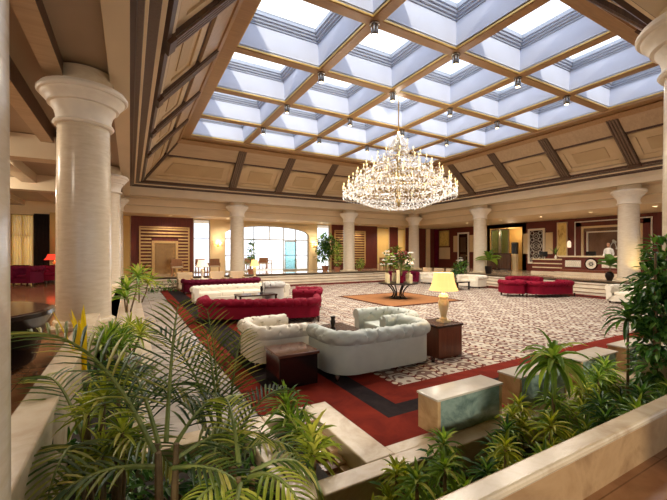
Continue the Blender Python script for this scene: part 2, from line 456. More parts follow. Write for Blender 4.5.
# recess behind the glass doors on the right
b = MB(); b.box(WR + 0.3, 15.3, FZ - .1, 25.6, 18.5, FZ, 'floorraised'); b.box(25.5, 15.3, FZ, 25.7, 18.5, 4, 'wallyellow')
b.box(WR, 15.2, FZ, 25.6, 15.5, 4, 'wallyellow'); b.box(WR, 18.3, FZ, 25.6, 18.5, 4, 'wallyellow'); b.box(WR, 15.3, 3.65, 25.6, 18.5, 3.9, 'wallyellow')
b.build('wall_recess', kind='structure')
# burgundy cladding on the back wall
b = MB(); b.box(0.05, WB - 0.06, FZ, 3.36, WB - .001, 3.95, 'burg'); b.build('wall_lift_cladding', kind='structure')
b = MB(); b.box(13.02, WB - 0.06, FZ, 17.15, WB - .001, 3.95, 'burg')
b.box(18.4, WB - 0.06, FZ, 19.25, WB - .001, 3.95, 'burg'); b.box(20.1, WB - .06, FZ, WR, WB - .001, 3.95, 'burg')
b.build('wall_back_cladding', kind='structure')
b = MB(); b.box(-3.6, WB - 0.05, FZ, 0.0, WB - .001, 3.9, 'wallyellow'); b.build('wall_amber', kind='structure')

# ---- stepped perimeter ceiling, a mitred ring
def ring(b, prof, mats, x0, x1, y0, y1, sides='BRLF'):
    """prof [(d,z)] d = distance outward from the rectangle"""
    for i in range(len(prof) - 1):
        (d0, z0), (d1, z1) = prof[i], prof[i + 1]; mt = mats[i]
        P = lambda d, z: [(x0 - d, y0 - d, z), (x1 + d, y0 - d, z), (x1 + d, y1 + d, z), (x0 - d, y1 + d, z)]
        p, q = P(d0, z0), P(d1, z1)
        for sd, a, c in (('F', 0, 1), ('R', 1, 2), ('B', 2, 3), ('L', 3, 0)):
            if sd in sides: b.quad(p[a], p[c], q[c], q[a], mt)
b = MB()
prof = [(-.46, 5.36), (-.46, 5.25), (-.39, 5.24), (-.38, 5.2), (-.23, 5.18), (-.22, 5.14), (-.18, 5.135), (-.17, 5.10), (-.09, 5.09), (-.08, 5.06), (0.0, 5.05), (0, 4.90), (.02, 4.89), (.02, 4.64)]
ring(b, prof, ['creamband', 'creamband', 'pilaster', 'pilaster', 'creamband', 'creamband', 'pilaster', 'pilaster', 'darkline', 'darkline', 'creamband', 'creamband', 'creamband'], AX0, AX1, AY0, AY1)
b.build('trim_1', kind='structure')
b = MB()
p2 = [(0, 4.64), (0.22, 4.64), (0.22, 4.70), (1.0, 4.70), (1.0, 4.62), (1.12, 4.62), (1.12, 4.30), (1.5, 4.30), (1.5, 3.92), (7.0, 3.92)]
m2 = ['soffit', 'soffit', 'soffit', 'soffit', 'soffit', 'creamband', 'soffit', 'creamband', 'ceil']
ring(b, p2, m2, AX0, AX1, AY0, AY1, 'BR')
# left gallery: coffers and beams running away from the camera
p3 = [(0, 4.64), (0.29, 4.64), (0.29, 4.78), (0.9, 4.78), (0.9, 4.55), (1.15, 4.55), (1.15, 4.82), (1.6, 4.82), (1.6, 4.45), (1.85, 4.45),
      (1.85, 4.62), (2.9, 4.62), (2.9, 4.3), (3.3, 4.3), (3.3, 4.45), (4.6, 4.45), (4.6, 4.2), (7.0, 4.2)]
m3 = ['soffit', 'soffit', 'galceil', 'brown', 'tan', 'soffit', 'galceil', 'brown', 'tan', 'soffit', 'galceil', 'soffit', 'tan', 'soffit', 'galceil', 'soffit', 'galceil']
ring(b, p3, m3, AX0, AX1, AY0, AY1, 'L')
p4 = [(0, 4.64), (0.29, 4.64), (0.29, 4.78), (0.9, 4.78), (0.9, 4.6), (6.5, 4.6)]
ring(b, p4, ['soffit', 'soffit', 'galceil', 'tan', 'galceil'], AX0, AX1, AY0, AY1, 'F')
# cross beams of the left gallery
for y in (10.9, 16.4): b.box(-6.9, y, 4.05, -0.9, y + 0.5, 4.6, 'soffit')
b.build('ceiling', kind='structure')

# ---- sloping coffered panels between cornice and skylight frame
FX0, FX1, FY0, FY1 = SX0 - 0.32, SX1 + 0.32, SY0 - 0.32, SY1 + 0.32
def slope_side(name, a, c, d, e, ts):
    """a->c bottom edge, d->e top edge (d above a). ts = pilaster positions measured along the bottom edge in metres"""
    a, c, d, e = map(Vector, (a, c, d, e))
    ux = (c - a).normalized(); Lb = (c - a).length
    o0 = (d - a).dot(ux)                       # run of the hip along the edge
    o1 = (e - a).dot(ux)
    up = d - a - ux * o0; H = up.length; uy = up.normalized()
    nz = ux.cross(uy); 
    if nz.z > 0: nz = -nz
    fl = nz.dot(ux.cross(uy)) > 0
    mt = Matrix(((ux.x, uy.x, nz.x, a.x), (ux.y, uy.y, nz.y, a.y), (ux.z, uy.z, nz.z, a.z), (0, 0, 0, 1)))
    b = MB(); b.xf = mt
    hipl = lambda h: o0 * h / H
    hipr = lambda h: Lb + (o1 - Lb) * h / H
    def band(x0f, x1f, h0, h1, z, mat):
        """a raised strip: x edges may follow the hips"""
        xa0, xa1 = (x0f(h0), x0f(h1)) if callable(x0f) else (x0f, x0f)
        xb0, xb1 = (x1f(h0), x1f(h1)) if callable(x1f) else (x1f, x1f)
        v = [(xa0, h0, 0), (xb0, h0, 0), (xb1, h1, 0), (xa1, h1, 0), (xa0, h0, z), (xb0, h0, z), (xb1, h1, z), (xa1, h1, z)]
        b.add(v, [(0, 1, 2, 3), (4, 5, 6, 7), (0, 1, 5, 4), (1, 2, 6, 5), (2, 3, 7, 6), (3, 0, 4, 7)], mat)
    band(hipl, hipr, 0, H, 0.01, 'tanpanel')
    band(hipl, hipr, 0, 0.10, 0.10, 'darkline')
    band(hipl, hipr, 0.10, 0.22, 0.07, 'soffit')
    hA, hB = H * 0.60, H * 0.655
    band(hipl, hipr, hA, hB, 0.02, 'darkline')
    band(hipl, hipr, hB, H * 0.92, 0.09, 'tan')
    band(hipl, hipr, H * 0.92, H, 0.13, 'beam')
    xs = [None] + list(ts) + [None]
    for i in range(len(xs) - 1):
        p, q = xs[i], xs[i + 1]
        pw = 0.17
        def edge(side, off):
            if side == 0: return (lambda h: hipl(h) + 0.16 + off) if p is None else p + pw + off
            return (lambda h: hipr(h) - 0.16 - off) if q is None else q - pw - off
        h0, h1 = 0.26, hA - 0.02
        for k, (off, z, mat) in enumerate(((0.03, 0.05, 'tanpanel'),)):
            f = 0.2
            band(edge(0, off), edge(1, off), h0, h0 + f, z, mat); band(edge(0, off), edge(1, off), h1 - f, h1, z, mat)
            band(edge(0, off), edge(0, off + f) , h0, h1, z, mat)
            band(edge(1, off + f), edge(1, off), h0, h1, z, mat)
        g = 0.5
        band(edge(0, g), edge(1, g), h0 + 0.36, h1 - 0.36, 0.03, 'panelin')
    for t in ts:                                # dark fluted pilasters
        w = 0.19
        band(t - w, t + w, 0.0, H * 0.93, 0.12, 'pilaster')
        for k in range(4):
            x = t - w + 0.03 + k * 0.098
            band(x, x + 0.05, 0.16, H * 0.93, 0.155, 'rib')
        band(t - w - .02, t + w + .02, 0.0, 0.16, 0.17, 'brown')
    for fn, sg in ((hipl, 1), (hipr, -1)):
        band(lambda h: fn(h) - 0.0, lambda h: fn(h) + sg * 0.14, 0, H, 0.10, 'pilaster')
    b.build(name, kind='structure')
zb, zt = 5.30, SKZ - 0.02
AX0, AX1, AY0, AY1 = AX0 + .45, AX1 - .45, AY0 + .45, AY1 - .45
cA = [(AX0, AY0, zb), (AX1, AY0, zb), (AX1, AY1, zb), (AX0, AY1, zb)]
cS = [(FX0, FY0, zt), (FX1, FY0, zt), (FX1, FY1, zt), (FX0, FY1, zt)]
bx = [SX0 + CELL * k for k in range(1, 5)]; by = [SY0 + CELL * k for k in range(1, 5)]
slope_side('ceiling_slope_back', cA[3], cA[2], cS[3], cS[2], [x - AX0 for x in bx])
slope_side('ceiling_slope_front', cA[0], cA[1], cS[0], cS[1], [x - AX0 for x in bx])
slope_side('ceiling_slope_right', cA[1], cA[2], cS[1], cS[2], [y - AY0 for y in by])
slope_side('ceiling_slope_left', cA[0], cA[3], cS[0], cS[3], [y - AY0 for y in by])

# ---- skylight frame and beams
b = MB()
fw = 0.32
for (x0, y0, x1, y1) in ((FX0, FY0, FX1, SY0 + .1), (FX0, SY1 - .1, FX1, FY1), (FX0, SY0 + .1, SX0 + .1, SY1 - .1), (SX1 - .1, SY0 + .1, FX1, SY1 - .1)):
    b.box(x0, y0, SKZ - 0.06, x1, y1, SKZ + 0.2, 'beam')
hw = 0.13
for k in range(1, 5):
    x = SX0 + CELL * k; b.box(x - hw, SY0, SKZ, x + hw, SY1, SKZ + 0.16, 'beam')
    y = SY0 + CELL * k; b.box(SX0, y - hw + .001, SKZ + .002, SX1, y + hw - .001, SKZ + 0.158, 'beam')
b.build('trim_2', kind='structure', bevel=0.012)
b = MB()                                   # gilt fillet round every opening
for i in range(5):
    for j in range(5):
        x0, y0 = SX0 + CELL * i + hw, SY0 + CELL * j + hw; x1, y1 = x0 + CELL - 2 * hw, y0 + CELL - 2 * hw
        for (p, q, r, s) in ((x0, y0, x1, y0 + .02), (x0, y1 - .02, x1, y1), (x0, y0 + .02, x0 + .02, y1 - .02), (x1 - .02, y0 + .02, x1, y1 - .02)):
            b.box(p, q, SKZ + 0.02, r, s, SKZ + 0.06, 'gold')
b.build('trim_3', kind='structure')
# the wells: 25 windows, one mesh shared
def well_mesh():
    b = MB(); h = CELL / 2 - hw
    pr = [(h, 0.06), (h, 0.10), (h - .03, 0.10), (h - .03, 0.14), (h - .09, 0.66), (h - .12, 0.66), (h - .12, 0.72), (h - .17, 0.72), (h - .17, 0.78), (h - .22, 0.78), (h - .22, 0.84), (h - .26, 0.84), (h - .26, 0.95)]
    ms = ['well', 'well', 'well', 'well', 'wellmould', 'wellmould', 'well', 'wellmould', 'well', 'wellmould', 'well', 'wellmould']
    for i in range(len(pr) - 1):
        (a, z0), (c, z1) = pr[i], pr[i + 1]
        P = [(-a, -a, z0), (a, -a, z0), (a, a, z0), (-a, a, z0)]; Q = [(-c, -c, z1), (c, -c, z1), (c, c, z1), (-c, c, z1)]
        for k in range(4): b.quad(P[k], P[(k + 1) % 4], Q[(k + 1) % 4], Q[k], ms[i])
    return b
wm = None; n = 1
for i in range(5):
    for j in range(5):
        c = (SX0 + CELL * (i + .5), SY0 + CELL * (j + .5), SKZ)
        if wm is None:
            wm = well_mesh().build('window_%d' % n, kind='structure', loc=c)
            g = MB(); h = CELL / 2 - hw - .26; g.box(-h, -h, .92, h, h, .94, 'skyglass'); pane = g.build('pane', parent=wm)
        else:
            o = wm.copy(); o.name = 'window_%d' % n; COL.objects.link(o); o.location = c
            p = pane.copy(); COL.objects.link(p); p.parent = o
        n += 1
# roof around the wells keeps daylight out of everything but the panes
b = MB()
h = CELL / 2 - hw - .26
xs = [WL - .3]; ys = [WF - .3]
for k in range(5):
    c = SX0 + CELL * (k + .5); xs += [c - h, c + h]; c = SY0 + CELL * (k + .5); ys += [c - h, c + h]
xs.append(WR + 2.2); ys.append(WB + .3)
for i in range(len(xs) - 1):
    for j in range(len(ys) - 1):
        if i % 2 == 1 and j % 2 == 1: continue
        b.quad((xs[i], ys[j], SKZ + .95), (xs[i + 1], ys[j], SKZ + .95), (xs[i + 1], ys[j + 1], SKZ + .95), (xs[i], ys[j + 1], SKZ + .95), 'white')
for (p, q) in (((xs[0], ys[0]), (xs[-1], ys[0])), ((xs[-1], ys[0]), (xs[-1], ys[-1])), ((xs[-1], ys[-1]), (xs[0], ys[-1])), ((xs[0], ys[-1]), (xs[0], ys[0]))):
    b.quad((*p, 4.0), (*q, 4.0), (*q, SKZ + .95), (*p, SKZ + .95), 'white')
b.build('ceiling_roof', kind='structure')

# ---- windows in the walls
def window(n, x0, x1, z0, z1, vs, hs, y=WB, fr='chrome', glass='glass', th=0.05):
    b = MB(); yy = y + 0.12
    b.box(x0, yy - .04, z0, x0 + th, yy + .04, z1, fr); b.box(x1 - th, yy - .04, z0, x1, yy + .04, z1, fr)
    b.box(x0 + th, yy - .04, z0, x1 - th, yy + .04, z0 + th, fr); b.box(x0 + th, yy - .04, z1 - th, x1 - th, yy + .04, z1, fr)
    for v in vs: b.box(v - th / 2, yy - .035, z0 + th, v + th / 2, yy + .035, z1 - th, fr)
    for h in hs: b.box(x0 + th, yy - .03, h - th / 2, x1 - th, yy + .03, h + th / 2, fr)
    o = b.build('window_%d' % n, kind='structure')
    g = MB(); g.box(x0 + th, yy - .006, z0 + th, x1 - th, yy + .006, z1 - th, glass); g.build('pane', parent=o)
    return o
M['alu'] = plain('window_alu', rgb(170, 160, 140), 0.4, metal=0.3)
window(26, 3.38, 4.36, FZ, 3.88, [], [2.72], fr='alu')
window(27, 11.85, 12.9, FZ, 3.88, [], [2.72], fr='alu')
# entrance: arched, mullioned, with an open middle and glass door leaves
b = MB(); yy = WB + .12; th = .06
for x in (5.3, 6.5, 7.18, 8.26, 9.27, 10.17, 11.12):
    t = (x - 8.225) / 2.955; top = 3.08 + 0.56 * math.sqrt(max(0, 1 - t * t))
    b.box(x - th / 2, yy - .04, FZ if x != 8.26 else 2.7, x + th / 2, yy + .04, top, 'alu')
b.box(5.3, yy - .035, 2.68, 11.15, yy + .035, 2.76, 'alu')
for (p, q) in ((5.3, 7.18), (9.27, 11.15)): b.box(p, yy - .035, 1.62, q, yy + .035, 1.68, 'alu'); b.box(p, yy - .035, FZ, q, yy + .035, FZ + .08, 'alu')
arcpts = []
for i in range(25):
    x = 5.3 + 5.85 * i / 24; t = (x - 8.225) / 2.955; arcpts.append((x, yy, 3.06 + 0.56 * math.sqrt(max(0, 1 - t * t))))
b.tube(arcpts, 0.035, 'alu')
win = b.build('window_28', kind='structure')
g = MB(); g.box(5.3, yy - .005, 2.76, 11.15, yy + .005, 3.6, 'glass'); g.box(5.3, yy - .005, FZ + .08, 7.18, yy + .005, 2.68, 'glass'); g.box(9.27, yy - .005, FZ + .08, 11.15, yy + .005, 2.68, 'glass')
g.build('pane', parent=win)
M['tealglass'] = glassmat('teal_glass', (0.55, 0.78, 0.80, 1), 0.12)
b = MB(); b.box(9.3, WB - .03, FZ + .06, 10.15, WB + .0, 2.66, 'alu'); 
b = MB()
for (p, q, r, s) in ((9.3, 10.2, FZ + .02, FZ + .1), (9.3, 10.2, 2.58, 2.66), (9.3, 9.36, FZ + .1, 2.58), (10.14, 10.2, FZ + .1, 2.58)): b.box(p, WB - .05, r, q, WB - .01, s, 'alu')
d = b.build('door_1', kind='structure')
g = MB(); g.box(9.36, WB - .035, FZ + .1, 10.14, WB - .025, 2.58, 'tealglass'); g.build('pane', parent=d)
g = MB(); g.tube([(9.45, WB - .09, 1.4), (9.45, WB - .09, 1.9)], .015, 'chrome'); g.build('door_handle', parent=d)
# amber lit windows
window(29, -5.15, -4.25, 0.8, 3.75, [-4.7], [2.7], fr='brown', glass='glass')
window(30, 17.2, 18.35, .95, 3.85, [], [3.0], fr='brown', glass='glass')
window(31, 19.3, 20.05, 1.2, 3.8, [], [], fr='brown', glass='glass')
for k, h in enumerate(FH): window(32 + k, h[0], h[1], h[2], h[3], [(h[0] + h[1]) / 2], [2.4], y=WF - .3, fr='alu')  # front windows are unseen, added to let daylight onto the planting
# outside: paving
b = MB(); b.box(-30, WB + .3, FZ - .2, 50, WB + 40, FZ - .02, 'terrace'); b.build('floor_terrace', kind='structure')
b = MB(); b.box(-30, WF - 30, FZ - .2, 50, WF - .3, FZ - .02, 'terrace'); b.build('floor_forecourt', kind='structure')
# ------------------------------------------------------------------ columns
def column_parts(t):
    b = MB(); b.cbox(0, 0, 0, .86, .86, 0.05, 'cream'); b.lathe([(.42, .05), (.43, .08), (.42, .12), (.39, .13), (.386, .16)], 'cream', n=32)
    b.build('base', t, bevel=0.006)
    b = MB(); b.lathe([(.385, .14), (.385, .6), (.38, 2.0), (.365, 3.3)], 'shaft', n=40); b.build('shaft', t, smooth='angle')
    b = MB()
    b.lathe([(.365, 3.26), (.41, 3.27), (.43, 3.30), (.41, 3.335), (.385, 3.34), (.39, 3.42), (.41, 3.50), (.45, 3.56), (.455, 3.59), (.50, 3.60), (.51, 3.64), (.56, 3.70), (.58, 3.72),
             (.585, 3.75), (.615, 3.755), (.635, 3.78), (.635, 3.81), (.615, 3.835), (.60, 3.86), (.0, 3.865)], 'capital', n=40, cap=False)
    b.build('capital', t, smooth='angle')
    b = MB(); b.lathe([(.42, 3.86), (.42, 4.15)], 'cream', n=32); b.build('neck', t, smooth='angle')
cdefs = [
    (-.66, 7.26, 'large cream marble column nearest the left planter, standing by the glossy dark table'),
    (-.66, 14.74, 'second cream column along the left gallery, half hidden behind the largest column'),
    (-.66, 20.6, 'far left corner column, its slim capital peeking out behind the second column'),
    (5.32, 20.6, 'round column in front of the left side of the arched entrance window'),
    (12.8, 20.6, 'round column in front of the slatted panel, right of the arched entrance'),
    (18.5, 20.6, 'round column at the far corner of the lobby, behind the flower table'),
    (18.5, 14.74, 'cream column left of the glass doors, behind the white sofas on the right'),
    (18.5, 7.26, 'cream column on the right in front of the reception desk'),
    (5.72, 1.5, 'nearest column on the right, only the edge of its moulded capital in view'),
    (-.7, 1.4, 'nearest column at the left edge of the picture, showing only a pale strip of its shaft')]
col0 = None
for x, y, lab in cdefs:
    if col0 is None:
        col0 = thing('column', lab, 'column', (x, y, FZ), group='lobby columns'); column_parts(col0)
    else: dup(col0, lab, (x, y, FZ))

# ------------------------------------------------------------------ planters
def kerb(b, x0, y0, x1, y1, z0, z1, lip=0.0):
    b.box(x0, y0, z0, x1, y1, z1, 'kerb')
t = thing('planter', 'long low marble planter wall across the right foreground, plants growing behind it', 'planter', (4, 1, FZ))
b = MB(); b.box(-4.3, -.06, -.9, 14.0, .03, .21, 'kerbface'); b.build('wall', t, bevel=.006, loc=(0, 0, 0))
b = MB(); b.box(-4.3, -.07, .21, 14.0, .03, .25, 'kerb'); b.build('coping', t, bevel=.012)
b = MB(); b.box(1.25, .03, -.95, 2.2, .98, 0, 'kerb'); b.build('pier', t, bevel=.01)
b = MB(); b.box(-4.3, .03, -.95, 14.0, 1.28, -.78, 'soil'); b.build('soil', t)
t = thing('planter', 'narrow marble planter edge running from the left foreground to the large column', 'planter', (-.51, 4, FZ))
b = MB(); b.box(-.09, -2.25, -.6, .09, 2.9, .21, 'kerb'); b.build('wall', t, bevel=.006)
b = MB(); b.box(-.1, -2.25, .21, .1, 2.9, .25, 'kerb'); b.build('coping', t, bevel=.01)
b = MB(); b.box(.09, -2.9, -.9, .44, -.55, -.55, 'soil'); b.box(.09, -.55, -.9, .435, 2.9, -.32, 'soil'); b.box(.44, -2.7, -.9, 1.45, -.8, -.6, 'soil'); b.build('soil', t)
t = thing('planter_border', 'low L-shaped marble border around the sunken bed beside the red carpet', 'planter', (0, 0, 0))
b = MB()
kz0, kz = -.35, .1
b.box(-.08, 3.45, kz0, .14, 6.0, kz, 'kerb'); b.box(.14, 3.45, kz0, .95, 3.67, kz, 'kerb')
b.box(.95, 2.24, kz0, 1.19, 3.67, kz, 'kerb'); b.box(1.19, 3.5, kz0, 1.67, 3.67, kz, 'kerb'); b.box(1.67, 2.42, kz0, 1.96, 3.67, kz, 'kerb')
b.box(1.19, 2.24, kz0, 17.2, 2.42, kz, 'kerb'); b.box(1.96, 2.42, kz0, 17.2, 2.57, kz - .01, 'kerb')
b.build('border', t, bevel=.012)
b = MB(); b.box(1.19, 2.42, -.35, 1.44, 3.5, -.05, 'soil'); b.build('soil', t)
t = thing('cascade_steps', 'small flight of brown stone steps with a pool inside the marble border', 'water feature', (1.55, 2.9, 0))
b = MB()
for k in range(6):
    y1 = .58 - .15 * k
    b.box(-.11, y1 - .15, -.35, .04, y1, .075 - .035 * k, 'cascade')
    b.box(.04, y1 - .15, -.35, .12, y1, .09 - .03 * k, 'blockstone')
b.build('steps', t, bevel=.004)
b = MB(); b.box(-.11, -.48, -.35, .12, -.32, -.12, 'water'); b.build('pool', t)
blk = None
blabs = ['nearest green marble block with a pale top beside the red carpet', 'middle green marble block, just right of the nearest block and behind the tall drooping plant',
         'third green marble block from the left along the planter, under the leafy plants', 'farthest green marble block half buried in foliage on the right']
for k, x in enumerate((2.93, 4.15, 5.4, 6.65)):
    if blk is None:
        blk = thing('bench', blabs[0], 'bench', (x, 2.56, .1), group='green marble blocks along the planter')
        b = MB(); b.box(-.46, -.13, 0, -.42, .13, .33, 'blockstone'); b.box(.42, -.13, 0, .46, .13, .33, 'blockstone'); b.box(-.42, .1, 0, .42, .13, .33, 'blockstone'); b.box(-.42, -.09, 0, .42, .1, .32, 'blockstone'); b.build('body', blk, bevel=.004)
        b = MB(); b.box(-.42, -.125, .0, .42, -.09, .325, 'greenmarble'); b.build('front_panel', blk)
        b = MB(); b.box(-.47, -.14, .33, .47, .14, .352, 'blocktop'); b.build('top', blk, bevel=.005)
    else: dup(blk, blabs[k], (x, 2.56, .1))

# ------------------------------------------------------------------ carpets
t = thing('carpet', 'large patterned lobby carpet with red border and black stripe', 'carpet', (1.25, 2.6, 0))
def frame(b, x0, y0, x1, y1, w0, w1, w2, w3, z, mat):
    """ring between rect and rect inset by (left,near,right,far)"""
    a = [(x0, y0), (x1, y0), (x1, y1), (x0, y1)]; c = [(x0 + w0, y0 + w1), (x1 - w2, y0 + w1), (x1 - w2, y1 - w3), (x0 + w0, y1 - w3)]
    for k in range(4):
        k2 = (k + 1) % 4
        p = [a[k], a[k2], c[k2], c[k]]
        b.add([(*q, 0.001) for q in p] + [(*q, z) for q in p], [(0, 1, 2, 3), (4, 5, 6, 7), (0, 1, 5, 4), (1, 2, 6, 5), (2, 3, 7, 6), (3, 0, 4, 7)], mat)
X1, Y1 = 15.9, 16.6
b = MB()
for (p, q, r, w_) in ((.72, .0, X1, .53), (.0, 1.08, 1.2, Y1), (.72, .53, 1.2, 1.08), (1.2, Y1 - .5, X1, Y1), (X1 - .5, .53, X1, Y1 - .5)): b.box(p, q, .001, r, w_, .012, 'red')
b.build('outer_border', t)
b = MB(); b.box(.3, 1.9, .012, .85, Y1 - .4, .0128, 'black'); b.build('stripe', t)
b = MB(); frame(b, 1.2, .53, X1 - .5, Y1 - .5, .3, .25, .25, .25, .0125, 'black'); b.build('stripe', t)
b = MB(); frame(b, 1.5, .78, X1 - .75, Y1 - .75, .4, .44, .35, .35, .012, 'red'); b.build('inner_border', t)
b = MB(); b.box(1.9, 1.22, .001, X1 - 1.1, Y1 - 1.1, .012, 'field'); b.build('field', t)
t = thing('rug', 'square orange rug with dark edge under the round flower table', 'rug', (9.25, 11.2, .012))
b = MB(); b.box(-1.6, -1.6, .001, 1.6, 1.6, .014, 'orange'); b.build('field', t)
b = MB(); frame(b, -1.75, -1.75, 1.75, 1.75, .15, .15, .15, .15, .013, 'rugborder'); b.build('border', t)

# ------------------------------------------------------------------ chesterfield seating
def path_pts(W, D, rad, step=0.035):
    """U path: front-left -> back-left -> back-right -> front-right, with arclength and inward normals. x 0..W, back at y=0, front at y=D"""
    pts = []
    def line(a, c):
        n = max(2, int((Vector(c) - Vector(a)).length / step))
        for i in range(n): pts.append((a[0] + (c[0] - a[0]) * i / n, a[1] + (c[1] - a[1]) * i / n))
    def arc(cx, cy, a0, a1):
        n = max(6, int(rad * abs(a1 - a0) / step))
        for i in range(n):
            a = a0 + (a1 - a0) * i / n; pts.append((cx + rad * cos(a), cy + rad * sin(a)))
    line((0, D), (0, rad)); arc(rad, rad, pi, 1.5 * pi); line((rad, 0), (W - rad, 0)); arc(W - rad, rad, 1.5 * pi, 2 * pi); line((W, rad), (W, D)); pts.append((W, D))
    return pts
def chesterfield(t, W, D, H, mat, tuft=0.17, seats=2, rad=0.28, bow=0.0, legmat='darkwood', roll=0.115, legh=0.09):
    th = 0.17                                       # thickness of the back wall
    pts = path_pts(W - 2 * roll, D - .06, rad)
    n = len(pts); P = [Vector((p[0] + roll, p[1] + roll)) for p in pts]
    def bowed(x, y): return y - bow * (1 - (2 * x / W - 1) ** 2) if bow else y
    nr, s = [], [0]
    for i in range(n):
        d = (P[min(i + 1, n - 1)] - P[max(i - 1, 0)]).normalized(); nr.append(Vector((-d.y, d.x)))   # inward
        if i: s.append(s[-1] + (P[i] - P[i - 1]).length)
    zr = H - roll
    # section: (inward offset, z, tuft flag)
    sec = [(-.02, legh, 0), (-.02, zr - .14, 0), (-.015, zr - .10, 0)]
    for k in range(13):
        a = R(215 - 20 * k); sec.append((roll * .25 + (roll) * cos(a), zr + roll * sin(a), 1))
    for k in range(1, 9):
        q = k / 8; sec.append((roll * .25 + .11 + .02 * q, zr - .06 - (zr - .06 - .26) * q, 1))
    b = MB(); v = []; m = len(sec)
    # arclength across the section, for the diamond lattice
    u = [0]
    for j in range(1, m): u.append(u[-1] + math.hypot(sec[j][0] - sec[j - 1][0], sec[j][1] - sec[j - 1][1]))
    for i in range(n):
        for j in range(m):
            o, z, fl = sec[j]
            if fl:
                g = 0
                a = s[i] / tuft; c = u[j] / (tuft * .72)
                # dimples on a diamond lattice joined by shallow creases
                q1 = abs(math.sin(pi * (a + c) / 1.0 * .5)); q2 = abs(math.sin(pi * (a - c) * .5))
                if 3 <= j <= 11: o_ = abs(math.sin(pi * a)); v_pl = -.02 * math.exp(-(o_ / .3) ** 2)
                else: v_pl = 0
                g = v_pl - 0.022 * (math.exp(-(q1 / .22) ** 2) + math.exp(-(q2 / .22) ** 2)) - .022 * math.exp(-((q1 ** 2 + q2 ** 2) / .08))
                # push towards roll centre / into the back
                if j <= 15:
                    cx, cz = roll * .25, zr; dx, dz = o - cx, z - cz; l = math.hypot(dx, dz); o += dx / l * g; z += dz / l * g
                else: o += g
            q = P[i] + nr[i] * o
            v.append((q.x, bowed(q.x, q.y), z))
    f = []
    for i in range(n - 1):
        for j in range(m - 1): f.append((i * m + j, (i + 1) * m + j, (i + 1) * m + j + 1, i * m + j + 1))
    b.add(v, f, mat)
    # closed front faces of the arms
    for i in (0, n - 1):
        b.add([v[i * m + j] for j in range(m)], [tuple(range(m))], mat)
    b.build('backrest', t, smooth='angle')
    b = MB(); off = [P[i] + nr[i] * .05 for i in range(n)]
    poly = [(q.x, bowed(q.x, q.y)) for q in off[::3]] + [(off[-1].x, bowed(off[-1].x, off[-1].y - .03))]
    b.prism(poly, legh, .27, mat, 'xy'); b.build('base', t)
    x0, x1 = roll + .17, W - roll - .17; w = (x1 - x0) / seats
    for k in range(seats):
        b = MB(); xm = x0 + w * (k + .5); dy = bowed(xm, 0)
        b.box(x0 + w * k + .004, roll + .17 + dy, .27, x0 + w * (k + 1) - .004, D - .03 + dy, .41, mat); b.build('seat_cushion', t, bevel=.035)
    for x in (.14, W - .14) if W < 2.4 else (.14, W / 2, W - .14):
        for y in (.14, D - .12):
            b = MB(); b.lathe([(.022, 0), (.03, .03), (.035, legh + .02)], legmat, (x, bowed(x, y), 0), 10); b.build('leg', t, smooth=True)

def seat(kind, label, cat, cx, cy, ang, W, D, H, mat, group=None, z=0.012, **kw):
    """centre of footprint at cx,cy; ang = direction the seat faces (deg, 90 = +Y)"""
    a = R(ang - 90)
    ox, oy = -W / 2, -D / 2
    t = thing(kind, label, cat, (cx + ox * cos(a) - oy * sin(a), cy + ox * sin(a) + oy * cos(a), z), a, group)
    chesterfield(t, W, D, H, mat, **kw); return t
seat('sofa', 'pale grey-green tufted sofa in the foreground, its rolled back to the camera', 'sofa', 3.44, 4.7, 90, 2.1, .92, .68, 'paleleather', legh=.05, rad=.38)
seat('armchair', 'pale tufted armchair left of the foreground coffee table, behind the dark side table', 'armchair', 2.02, 5.85, 0, 1.25, .95, .66, 'whitefab', seats=1)
seat('armchair', 'pale tufted armchair behind the foreground sofa, beside the lamp table', 'armchair', 4.55, 5.75, 180, 1.2, .95, .66, 'paleleather', seats=1)
seat('sofa', 'long crimson tufted sofa in the middle left with its back to the camera', 'sofa', 3.05, 9.4, 66, 3.35, .95, .64, 'redfab', seats=3, bow=.22, legh=.13)
seat('armchair', 'crimson armchair at the right end of the middle crimson sofa', 'armchair', 5.0, 10.4, 150, 1.15, .9, .7, 'redfab', seats=1, legh=.13)
seat('sofa', 'long white buttoned sofa on the left, behind the middle crimson sofa', 'sofa', 3.6, 13.4, -90, 3.6, 1.0, .62, 'whitefab', seats=4, bow=.15)
seat('sofa', 'long wine-red sofa on the far left, back to back with the white sofa', 'sofa', 3.75, 17.05, 90, 3.6, .95, .64, 'winefab', seats=4)
seat('armchair', 'small crimson armchair on the right, just left of the crimson sofa near the steps', 'armchair', 13.95, 9.45, 60, 1.05, .85, .68, 'redfab', seats=1, legh=.13)
seat('sofa', 'crimson sofa on the right in front of the reception steps', 'sofa', 15.2, 8.75, 75, 2.2, .95, .66, 'redfab', seats=2, bow=.1, legh=.13)
seat('sofa', 'crimson sofa mostly hidden behind the crimson sofa near the reception steps', 'sofa', 16.2, 10.55, 240, 1.6, .85, .7, 'redfab', seats=2)
seat('sofa', 'long white sofa on the far right, beside the low black table', 'sofa', 15.55, 15.3, 180, 2.2, .9, .66, 'whitefab', seats=2)
seat('sofa', 'short white sofa in front of the right column, next to the long white sofa', 'sofa', 15.75, 12.95, 180, 1.5, .9, .66, 'whitefab', seats=2)
seat('sofa', 'wine-red sofa at the far end of the carpet behind the flower table', 'sofa', 14.4, 17.0, -120, 1.9, .9, .7, 'winefab', seats=2)
seat('sofa', 'cream sofa lit warm at the right edge, below the column by reception', 'sofa', 15.5, 5.6, 180, 2.1, .95, .66, 'whitefab', seats=2)

seat('armchair', 'small pale grey armchair at the right end of the coffee table by the white sofa', 'armchair', 4.55, 12.3, 170, .8, .75, .78, 'greyfab', seats=1, rad=.2)
